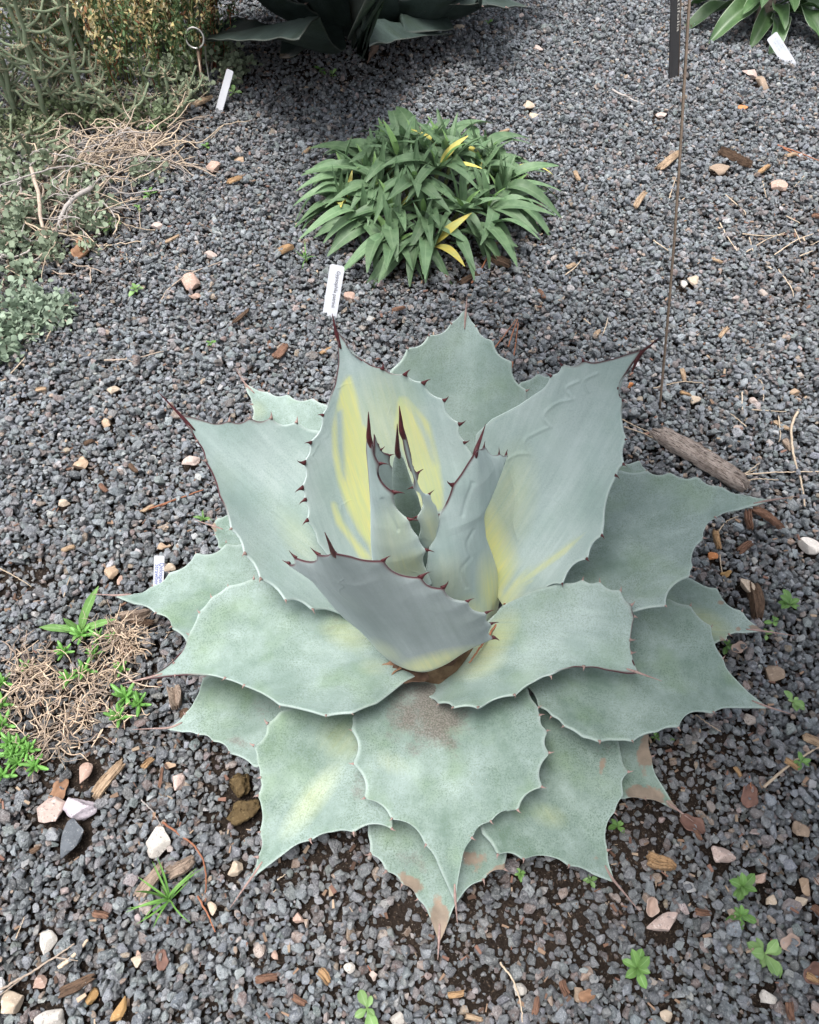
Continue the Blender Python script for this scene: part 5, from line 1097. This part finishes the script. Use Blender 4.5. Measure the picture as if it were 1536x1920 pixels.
chip(118, 1866, 184, 1834, 20, 'dark', 'dark rotten bark piece near the end of a dry twig'); chip(1210, 1610, 1262, 1630, 28, 'orange', 'orange-brown cut wood block in bare soil by an agave leaf', T=.5)
chip(1232, 326, 1272, 296, 16, 'tan', 'pale tan wood chip beside the thin sign rod'); chip(1188, 396, 1208, 369, 11, 'tan', 'thin tan wood splinter left of the thin sign rod'); chip(1348, 292, 1402, 322, 12, 'dark', 'dark brown stick next to the tan lumpy stone', 'stick', 'stick', T=.9)
chip(1405, 962, 1462, 1000, 16, 'red', 'curved brown bark piece under the tip of a right-hand agave leaf', 'bark_piece', 'bark', T=.7, curve=-.12); chip(1396, 965, 1401, 1004, 13, 'red', 'short brown bark peg beside the curved bark piece', 'bark_piece', 'bark', T=.9); chip(1338, 1000, 1346, 1034, 11, 'orange', 'short upright piece of brown stick below the agave leaf', 'stick', 'stick', T=.9)
chip(1380, 1040, 1405, 1026, 14, 'red', 'pinkish-brown wood chip right of the orange-pink pebble'); chip(1412, 1098, 1418, 1170, 26, 'dark', 'dark rotten wood lying beside the cream lumpy pebble', T=.6)
chip(328, 1295, 338, 1335, 24, 'grey', 'brown cracked bark chunk between the ice plant and an agave leaf', 'bark_piece', 'bark', T=.7); chip(230, 1168, 284, 1156, 20, 'grey', 'rough brown bark piece near the spine of a left-hand agave leaf', 'bark_piece', 'bark', T=.6); chip(235, 1165, 292, 1175, 14, 'dark', 'dark bark strip under the rough brown bark piece', 'bark_piece', 'bark')
chip(517, 682, 540, 655, 16, 'red', 'reddish-brown wood chip behind the left upper agave leaf'); chip(922, 488, 956, 508, 22, 'dark', 'dark flat bark piece right of the leafy mat plant', 'bark_piece', 'bark'); chip(860, 535, 905, 520, 12, 'dark', 'dark bark strip touching the red-brown stalk', 'bark_piece', 'bark'); chip(526, 484, 550, 472, 17, 'orange', 'brown wood chip at the left edge of the leafy mat plant')
chip(428, 352, 456, 342, 11, 'orange', 'tan-brown wood chip alone in the gravel left of the leafy mat plant'); chip(358, 208, 402, 190, 8, 'tan', 'tan stick lying at the foot of the wire loop marker', 'stick', 'stick', T=.9)
chip(1050, 1840, 1060, 1870, 14, 'red', near(1050, 1840, 'small reddish bark fragment'), group=G1)
for x0, y0, x1, y1, w_, k, lb in ((268, 968, 290, 950, 9, 'tan', S1), (120, 1040, 145, 1030, 10, 'tan', S1), (600, 345, 618, 330, 8, 'red', S3), (570, 300, 584, 285, 7, 'tan', S1), (310, 460, 338, 450, 8, 'tan', S1), (438, 612, 470, 590, 9, 'dark', S2), (600, 670, 622, 650, 9, 'orange', S1), (1180, 1010, 1186, 990, 1, 'red', ''),
        (1470, 300, 1492, 295, 8, 'tan', S1), (1345, 640, 1362, 622, 8, 'tan', S1), (1275, 700, 1283, 720, 9, 'tan', S1), (1272, 745, 1292, 751, 9, 'orange', S1), (1450, 790, 1474, 815, 11, 'tan', S1), (1470, 825, 1482, 850, 14, 'grey', S1), (1500, 1385, 1536, 1405, 16, 'tan', S1), (1465, 1430, 1490, 1448, 12, 'orange', S1), (1376, 1440, 1388, 1460, 8, 'orange', S1),
        (1300, 1560, 1312, 1578, 10, 'red', S3), (1410, 1640, 1425, 1655, 8, 'orange', S1), (1300, 1710, 1330, 1716, 12, 'red', S3), (175, 1712, 205, 1720, 13, 'red', S3), (480, 1838, 520, 1832, 14, 'red', S3), (600, 1820, 620, 1845, 16, 'orange', S1), (610, 1490, 611, 1490, 1, 'red', ''), (460, 1462, 475, 1468, 1, 'red', ''), (872, 1905, 906, 1912, 11, 'tan', S1), (840, 1868, 872, 1862, 11, 'orange', S1), (1000, 1905, 1006, 1870, 12, 'red', S3),
        (300, 1480, 308, 1440, 6, 'red', S3), (270, 1445, 290, 1425, 12, 'orange', S1), (990, 1530, 991, 1530, 1, 'red', ''), (1520, 1700, 1536, 1715, 14, 'red', S3), (1505, 1830, 1530, 1845, 12, 'orange', S1), (1470, 1880, 1476, 1915, 14, 'red', S3), (550, 1870, 575, 1885, 12, 'red', S3), (60, 1600, 80, 1592, 10, 'dark', S2), (340, 1350, 360, 1338, 14, 'dark', S2),
        (70, 740, 90, 735, 9, 'tan', S1), (160, 840, 180, 832, 9, 'dark', S2), (245, 880, 262, 895, 9, 'dark', S2), (190, 915, 205, 930, 9, 'red', S3), (505, 640, 508, 665, 7, 'red', S3), (1060, 510, 1080, 498, 8, 'tan', S1), (1112, 640, 1124, 625, 9, 'tan', S1), (1010, 545, 1020, 570, 8, 'red', S3), (735, 590, 760, 585, 9, 'red', S3), (640, 600, 641, 600, 1, 'red', ''), (1075, 330, 1085, 345, 8, 'tan', S1), (935, 255, 955, 250, 7, 'tan', S1), (1420, 330, 1440, 318, 9, 'orange', S1), (1520, 410, 1536, 418, 10, 'red', S3), (1330, 495, 1352, 500, 8, 'tan', S1)):
    if lb: chip(x0, y0, x1, y1, w_, k, near(x0, y0, {'tan': 'small tan wood splinter', 'orange': 'small orange-brown wood splinter', 'red': 'small reddish bark fragment', 'dark': 'small dark bark fragment', 'grey': 'small grey wood fragment'}[k]), group=G1)

def twig(pts, rpx, mat, label, cat='twig', name='twig', group=None, lift=.0015, side=0):
    W = []
    for q in pts:
        p = at_z(q[0], q[1]); z = (np.clip(h_at(p[0], p[1], .006), -.006, .010) + lift) if len(q) < 3 else q[2]; p = at_z(q[0], q[1], z); W.append(p)
    s = pxm(pts[0][0], pts[0][1]); path = smooth_path(W, 8 * len(W), .0003); n = len(path)
    V, F = tube(path, np.linspace(rpx * s, rpx * s * .55, n), 6); b = Bag(); b.add(V, F)
    for _ in range(side):
        i = rng.integers(3, n - 3); e = path[i] + dirv(rng.uniform(0, 6.28), .25) * .03; b.add(*tube([path[i], (path[i] + e) / 2, e], [rpx * s * .6, rpx * s * .5, rpx * s * .3], 5))
    c = W[0]; o = mobj(name, *b.get(), mat, at=(c[0], c[1], c[2])); return tag(o, label, cat, group)
G2 = 'loose straw and needles on the gravel'; T1 = 'thin pale straw stem lying loose on the gravel'; T2 = 'thin red-brown needle lying loose on the gravel'
twig([(885, 530), (905, 500), (925, 462, .02)], 2.2, M_NEEDLE, 'stout red-brown dry stalk leaning out from under the leafy mat plant'); twig([(1148, 168), (1175, 182), (1208, 196)], 2.2, M_TWIGG, 'short grey twig alone in the gravel near the narrow black label', side=1)
twig([(195, 676), (250, 672), (316, 656)], 1.8, M_TWIG, 'forked dry twig in the gravel behind the left upper agave leaf', side=2); twig([(300, 568), (318, 540), (360, 512), (416, 490)], 1.8, M_TWIG, 'curved dry twig arching behind the pink-tan angular stone', side=1)
twig([(0, 1856), (50, 1828), (110, 1790), (140, 1770)], 2.6, M_TWIG, 'long dry twig running past the dark rotten bark piece', side=2); twig([(110, 1815), (135, 1795), (165, 1762)], 5, M_STRAW, 'flat pale dry leaf blade lying beside the long dry twig', 'dry leaf', 'dry_leaf')
twig([(305, 1542), (345, 1570), (375, 1600), (386, 1640), (385, 1690)], 2.2, M_NEEDLE, 'curved brown stem arching round the stubby wood chunk'); twig([(370, 1680), (390, 1715), (403, 1748)], 2, M_NEEDLE, 'short brown stem pointing away from the grass tuft'); twig([(265, 1500), (285, 1520), (302, 1548)], 1.5, M_TWIGG, 'thin grey stem above the whitish blocky granite stone')
twig([(938, 1805), (962, 1838), (976, 1880), (980, 1918)], 2, M_STRAW, 'thin curved pale rootlet winding through the gravel'); twig([(1433, 1476), (1480, 1435), (1540, 1398)], 3, M_STRAW, 'thick pale straw stem leaning over a small seedling')
twig([(1497, 768), (1484, 805), (1490, 860), (1503, 905), (1510, 950)], 2.6, M_STRAW, 'long bent straw stalk standing by the split log'); twig([(1372, 892), (1450, 886), (1540, 884)], 1.6, M_STRAW, 'long straight straw crossing the end of the split log'); twig([(270, 958), (320, 940), (382, 918)], 2, M_NEEDLE, 'orange-brown needle lying along the left upper agave leaf')
for pts in ([(1380, 897), (1400, 886), (1424, 868)], [(1362, 882), (1395, 888), (1420, 880)], [(1460, 780), (1464, 815), (1460, 830)], [(1350, 418), (1365, 445), (1382, 470)], [(1392, 438), (1430, 442), (1470, 440)], [(1400, 472), (1440, 448), (1472, 436)], [(1452, 478), (1490, 452), (1525, 438)], [(1405, 445), (1412, 470)], [(1255, 372), (1262, 350), (1268, 332)], [(1225, 450), (1254, 470)], [(1060, 515), (1080, 500), (1098, 474)],
            [(0, 1066), (30, 1082), (60, 1100)], [(120, 1118), (125, 1100), (132, 1080)], [(1460, 505), (1484, 540), (1488, 556)], [(1430, 340), (1437, 370)], [(960, 330), (985, 350), (1000, 362)], [(1125, 640), (1136, 612), (1140, 596)], [(1095, 598), (1108, 608)], [(1415, 705), (1430, 720), (1432, 752)], [(1392, 735), (1392, 768)], [(1170, 800), (1205, 812), (1235, 826)], [(1165, 785), (1190, 798), (1222, 812)], [(1410, 768), (1440, 770), (1475, 772)], [(1350, 1040), (1353, 1068), (1358, 1090)], [(1345, 1000), (1362, 978), (1385, 968)], [(1305, 1340), (1330, 1358), (1352, 1372)], [(1360, 365), (1395, 395), (1398, 402)],
            [(880, 385), (900, 360)], [(1500, 480), (1525, 470)], [(1475, 405), (1500, 418)], [(1490, 430), (1502, 455)], [(1440, 500), (1462, 512)], [(1508, 330), (1490, 350)], [(30, 1760), (45, 1720)], [(20, 700), (45, 672), (50, 655)], [(85, 640), (95, 620)], [(520, 1650), (535, 1640)], [(1520, 460), (1536, 452)], [(1380, 905), (1420, 898), (1460, 900)], [(1225, 728), (1275, 716), (1320, 718)], [(1400, 800), (1370, 775)]):
    twig(pts, 1.25, M_STRAW, near(*pts[0], 'thin pale straw stem lying'), 'straw', 'straw', G2)
for pts in ([(953, 650), (962, 622), (972, 596)], [(960, 690), (966, 650), (972, 605)], [(925, 655), (945, 630), (968, 598)], [(1458, 272), (1495, 285), (1540, 303)], [(1462, 274), (1500, 294)], [(1150, 745), (1160, 730)], [(700, 300), (708, 305)], [(300, 950), (330, 935)], [(690, 1810), (700, 1830)], [(1405, 1455), (1410, 1480)], [(1455, 1240), (1460, 1262)]):
    twig(pts, 1.5, M_NEEDLE, near(*pts[0], 'thin red-brown needle lying'), 'needle', 'needle', G2)
twig([(944, 1150, .105), (925, 1180, .105), (900, 1215, .10), (880, 1243, .09)], 2.2, M_NEEDLE, 'red-brown pine needle caught in the heart of the blue-green agave', 'needle', 'needle')
twig([(945, 1132, .11), (955, 1145, .115), (948, 1165, .11), (935, 1172, .105)], 1.8, M_NEEDLE, 'curled red-brown needle lodged at the foot of an upright agave leaf', 'needle', 'needle')
# dead leaf pieces
def dead_leaf(px, py, size, az, label, c='red', z=None, curl=.5):
    p = at_z(px, py, .006 if z is None else z); s = .8 * size * pxm(px, py); n, m = 9, 6; V = []
    for i in range(n + 1):
        t = i / n
        for j in range(m + 1):
            u = j / m * 2 - 1; w_ = .32 * math.sin(math.pi * min(1, t * .9 + .08)) ** .8 * (1 + .2 * math.sin(9 * t + u)); V.append((t - .5, u * w_, curl * (u * u * w_ * 1.2 + .5 * (t - .5) ** 2) + .04 * math.sin(7 * t + 3 * u)))
    V = np.array(V) * s; V[:, 2] -= V[:, 2].min(); a = R(az); V = V @ np.array([[math.cos(a), math.sin(a), 0], [-math.sin(a), math.cos(a), 0], [0, 0, 1]])
    k = m + 1; F = [(i * k + j, (i + 1) * k + j, (i + 1) * k + j + 1, i * k + j + 1) for i in range(n) for j in range(m)]
    zz = (np.clip(h_at(p[0], p[1], .008), -.004, .008) - .001) if z is None else z
    o = mobj('dead_leaf', V + np.array([p[0], p[1], zz]), F, M_DEAD[c], at=(p[0], p[1], zz)); tag(o, label, 'dead leaf'); md = o.modifiers.new('t', 'SOLIDIFY'); md.thickness = .0006
M_DEAD = {'red': mat_simple('dead_red_leaf', (.20, .11, .085), (.12, .065, .05), 120, .7, .3, .4), 'pink': mat_simple('dead_pink_leaf', (.40, .30, .25), (.30, .22, .18), 120, .7, .3, .4), 'brown': mat_simple('dead_brown_leaf', (.30, .17, .10), (.18, .10, .06), 120, .7, .3, .4), 'dark': mat_simple('dead_dark_leaf', (.10, .06, .04), (.05, .03, .02), 120, .8, .2, .4)}
dead_leaf(1407, 1490, 60, 60, 'curled red-brown dead leaf near a thick pale straw stem'); dead_leaf(1298, 1548, 60, -30, 'bent reddish dead leaf at the tip of the blotched low agave leaf', 'red', None, .8); dead_leaf(1222, 1700, 44, 70, 'pale curled dead leaf on the large pink speckled rock', 'pink', None, 1.2); dead_leaf(1385, 1216, 40, 20, 'small pink curled dead leaf beside a little seedling', 'pink'); dead_leaf(1480, 1768, 50, 20, 'pale pinkish dead leaf beside the star-shaped seedling', 'pink')
dead_leaf(160, 470, 70, 70, 'brown crumpled dead leaf at the edge of the grey-green ground cover', 'brown', None, 1.0); dead_leaf(305, 1800, 44, 100, 'small dark red dead leaf in the open gravel', 'red'); dead_leaf(238, 1220, 40, -50, 'grey-brown folded dead leaf beside the ice plant', 'brown', None, .9); dead_leaf(108, 1480, 60, 70, 'thin brown dead leaf below the ice plant', 'brown'); dead_leaf(1525, 1825, 60, 30, 'reddish dead leaf near the star-shaped seedling', 'red'); dead_leaf(1100, 1180 if False else 1868, 40, 10, 'small brown dead leaf in the open gravel below a seedling', 'brown')
dead_leaf(770, 1268, 80, -10, 'dark brown scaly leaf remnant in the heart of the blue-green agave', 'dark', .085, .6); dead_leaf(845, 1232, 70, 30, 'dead brown scrap between two upright agave leaves', 'dark', .085, .6); dead_leaf(735, 1255, 50, 20, 'orange-brown scrap wedged under the front upright agave leaf', 'brown', .09, .6)

# fine bark litter and crumbs, too small to count
def build_litter():
    me_b = Bag(); n = 0
    tris = []
    for _ in range(9000):
        y = rng.uniform(.02, 2.6); x = rng.uniform(-1, 1) * min(visible_width(y), 1.8)
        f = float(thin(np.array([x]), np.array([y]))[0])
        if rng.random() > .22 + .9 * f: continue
        L = rng.uniform(.002, .010) ; w_ = L * rng.uniform(.12, .6); t = w_ * .4; z = h_at(x, y, .003) + t * .3; a = rng.uniform(0, 6.28); d = dirv(a, rng.normal(0, .25)); s = np.cross(d, [0, 0, 1]); s /= np.linalg.norm(s); u = np.cross(s, d); p = np.array([x, y, z])
        V = [p + d * L * i * .5 + s * w_ * j * .5 * (1 - .3 * (i > 0)) + u * t * k * .5 for i in (-1, 1) for j in (-1, 1) for k in (-1, 1)]
        me_b.add(V, [(0, 1, 3, 2), (4, 6, 7, 5), (0, 4, 5, 1), (2, 3, 7, 6), (0, 2, 6, 4), (1, 5, 7, 3)]); n += 1
    o = mobj('bark_litter', *me_b.get(), None, smooth=False); cols = np.array([(.14, .08, .055), (.24, .16, .11), (.09, .055, .04), (.33, .25, .18), (.18, .10, .075)])
    c = np.repeat(cols[rng.integers(0, 5, n)] * rng.uniform(.7, 1.2, (n, 1)), 8, 0); c = np.concatenate([c, np.ones((len(c), 1))], 1).astype(np.float32)
    a = o.data.color_attributes.new('leafcol', 'FLOAT_COLOR', 'POINT'); a.data.foreach_set('color', c.ravel()); o.data.materials.append(mat_vcol('litter', .85, 0)); tag(o, 'fine brown bark crumbs scattered over gravel and soil', 'bark litter', kind='stuff')
build_litter()

# ------------------------------------------------------------------ labels and markers
M_TAG = mat_simple('white_plastic', (.62, .63, .67), (.57, .58, .62), 30, .4, .4, .05)
M_TAGE = mat_simple('cream_plastic', (.78, .76, .66), (.72, .70, .60), 30, .4, .4, .05)
M_INK = mat_simple('black_ink', (.05, .05, .07), (.07, .07, .09), 50, .6, .2, 0); M_INKB = mat_simple('blue_ink', (.09, .12, .32), (.12, .16, .38), 50, .6, .2, 0); M_INKW = mat_simple('silver_ink', (.65, .62, .55), (.6, .56, .5), 50, .5, .3, 0); M_INKG = mat_simple('faded_ink', (.40, .46, .50), (.5, .55, .58), 50, .6, .2, 0)
M_BLACK = mat_simple('black_plate', (.012, .012, .014), (.02, .02, .022), 60, .35, .4, .05); M_ROD = mat_simple('brown_steel_rod', (.22, .16, .12), (.32, .24, .18), 200, .4, .5, .1); M_ROD.node_tree.nodes['Principled BSDF'].inputs['Metallic'].default_value = .55
M_STEEL = mat_simple('bright_steel', (.62, .60, .57), (.48, .46, .43), 200, .32, .5, .1); M_STEEL.node_tree.nodes['Principled BSDF'].inputs['Metallic'].default_value = .7
def text_mesh(body, size, mat):
    cu = bpy.data.curves.new('t', 'FONT'); cu.body = body; cu.size = size; cu.align_x = 'LEFT'; cu.resolution_u = 3
    ob = bpy.data.objects.new('t', cu); COL.objects.link(ob); dg = bpy.context.evaluated_depsgraph_get(); dg.update()
    me = bpy.data.meshes.new_from_object(ob.evaluated_get(dg)); bpy.data.objects.remove(ob); bpy.data.curves.remove(cu); me.materials.clear(); me.materials.append(mat); return me
def plate(name, pb, pt, width, label, mat, thick=.0012, turn=0, taper=1.0, bury=.02):
    pb, pt = np.array(pb), np.array(pt); ax = pt - pb; L = np.linalg.norm(ax); ax /= L; view = CAM - (pb + pt) / 2
    lat = np.cross(ax, view); lat /= np.linalg.norm(lat); lat = np.array(Matrix.Rotation(R(turn), 3, Vector(ax)) @ Vector(lat)); n = np.cross(lat, ax)
    if n.dot(view) < 0: n = -n
    o_pts = []; hw = width / 2; r_ = hw * .35
    for cxs, cys, a0 in ((hw - r_, L - r_, 0), (-hw + r_, L - r_, 90), (-hw + r_, -bury + r_, 180), (hw - r_, -bury + r_, 270)):
        for a in np.linspace(0, 90, 5): o_pts.append((cxs + r_ * math.cos(R(a0 + a)), cys + r_ * math.sin(R(a0 + a))))
    m = len(o_pts); V = [pb + lat * x + ax * y + n * s * thick / 2 for s in (1, -1) for x, y in o_pts]
    F = [tuple(range(m)), tuple(range(2 * m - 1, m - 1, -1))] + [(i, m + i, m + (i + 1) % m, (i + 1) % m) for i in range(m)]
    root = empty(name, tuple(pb), label, 'plant label'); mobj('plate', V, F, mat, root, smooth=False)
    return root, pb, ax, lat, n, L, thick
def lettering(pl, body, size, top, off, mat, squash=1.0):
    """text running from the top of the plate downwards, letter tops to the right"""
    root, pb, ax, lat, n, L, thick = pl; right = np.cross(ax, n); right = right if ray_right(right) else right
    me = text_mesh(body, size, mat); up = right * (1 if right[0] > 0 else -1); M_ = Matrix((Vector(-ax), Vector(up), Vector(np.cross(-ax, up)))).transposed().to_4x4()
    face = n if np.cross(-ax, up).dot(n) > 0 else n
    M_ = M_ @ Matrix.Diagonal((1, squash, 1, 1)); M_.translation = Vector(pb + ax * (L - top) + up * off + n * (thick / 2 + .0004)); inst('lettering', me, M_, root)
def ray_right(v): return v[0] > 0
pl = plate('plant_label', at_z(616, 604), at_z(633, 497, .10), 26 * pxm(620, 550), 'white plastic tag with black lettering in front of the leafy mat plant', M_TAG)
lettering(pl, 'Gypsophila patrinii', .0092, .010, .0010, M_INK)
pl = plate('plant_label', at_z(296, 1118), at_z(299, 1042, .045), 18 * pxm(300, 1080), 'white plastic tag with blue lettering behind a left-hand agave leaf', M_TAG)
lettering(pl, 'Delosperma', .0086, .010, .0008, M_INKB); lettering(pl, 'Strawberry', .0086, .012, -.0052, M_INKB)
plate('plant_label', at_z(411, 206), at_z(432, 131, .075), 22 * pxm(420, 170), 'narrow white plastic tag seen almost edge-on by the wire loop marker', M_TAG, turn=-56)
pl = plate('plant_label', at_z(1482, 121), at_z(1447, 66, .05), 19 * pxm(1465, 95), 'leaning white plastic tag with faded lettering below the broad-leaved plant', M_TAG)
for off, l0, l1 in ((.007, .012, .055), (.002, .012, .048), (-.004, .014, .05)):
    root, pb, ax, lat, n, L, th_ = pl; lt = lat if lat[0] > 0 else -lat
    for k in range(9):
        a = l0 + (l1 - l0) * k / 9; q = pb + ax * (L - a) + lt * off + n * (th_ / 2 + .0004); b = (l1 - l0) / 9 * .6
        mobj('lettering', [q, q - ax * b, q - ax * b + lt * .0028, q + lt * .0028], [(0, 1, 2, 3)], M_INKG, root, smooth=False)
# narrow black name plate hanging on a thin rod
def build_rod_sign():
    b = at_z(1240, 772); t1 = at_t(1293, 0, 1.03); top = t1 + (t1 - b) * .35; root = empty('sign_stake', (b[0], b[1], 0), 'thin leaning steel rod carrying a narrow black name plate', 'sign')
    mobj('rod', *tube(smooth_path([b - np.array([0, 0, .015]), (b + t1) / 2 + np.array([.002, 0, 0]), t1, top], 24), .0021, 8), M_ROD, root)
    p0 = at_t(1263, 144, 1.075); p1 = at_t(1272, -190, .97); ax = p1 - p0; L = np.linalg.norm(ax); ax /= L; view = CAM - (p0 + p1) / 2; lat = np.cross(ax, view); lat /= np.linalg.norm(lat); lat = lat if lat[0] > 0 else -lat
    lat2 = np.array(Matrix.Rotation(R(70), 3, Vector(ax)) @ Vector(lat)); n = np.cross(lat2, ax); n = n if n.dot(view) > 0 else -n
    hw = .0165; th_ = .0015
    V = [p0 + lat2 * x + ax * y + n * z * th_ / 2 for z in (1, -1) for x, y in ((-hw, 0), (hw, 0), (hw, L), (-hw, L))]
    pt = mobj('name_plate', V, [(0, 1, 2, 3), (7, 6, 5, 4), (0, 4, 5, 1), (1, 5, 6, 2), (2, 6, 7, 3), (3, 7, 4, 0)], M_BLACK, root, smooth=False)
    e = [p0 + lat2 * hw * 1.06 + ax * y for y in (-.002, L * .5, L)]; mobj('plate_edge', *tube(e, .0016, 6), M_ROD, root)
    mobj('hook', *tube(smooth_path([p1 - ax * .01, p1 + ax * .015, top - np.array([0, 0, .01]), top], 14), .0018, 6), M_ROD, root)
    for body, off, end in (('Agave ovatifolia', .0048, .052), ('Whale\u2019s tong', -.0085, .108)):
        me = text_mesh(body, .015, M_INKW); wd = max(v.co.x for v in me.vertices); M_ = Matrix((Vector(-ax), Vector(lat2), Vector(np.cross(-ax, lat2)))).transposed().to_4x4(); M_.translation = Vector(p0 + ax * (end + wd) + lat2 * off + n * (th_ / 2 + .0004)); o = inst('lettering', me, M_, pt)
build_rod_sign()
def build_loop():
    b = at_z(383, 192); t1 = at_t(371, 92, 1.95); root = empty('wire_marker', (b[0], b[1], 0), 'steel wire marker stake with a round loop on top', 'marker')
    mobj('stake', *tube([b - np.array([0, 0, .015]), (b + t1) / 2, t1], .0042, 8), M_ROD, root)
    c = at_t(365, 71, 1.93); r0 = 17 * 1.93 / FPX; A_ = np.array([1.0, 0, 0]); B_ = np.array([0, .25, .97]); ring = [c + r0 * (A_ * math.cos(a) + B_ * math.sin(a)) for a in np.linspace(-1.2, -1.2 + 6.1, 30)]
    mobj('loop', *tube(ring, .0026, 7), M_STEEL, root)
    mobj('wire', *tube(smooth_path([c + r0 * (A_ * .9 + B_ * .45), at_t(384, 80, 1.95), at_t(388, 125, 2.0), at_z(396, 172) - np.array([0, 0, .01])], 16), .0019, 6), M_STEEL, root)
build_loop()
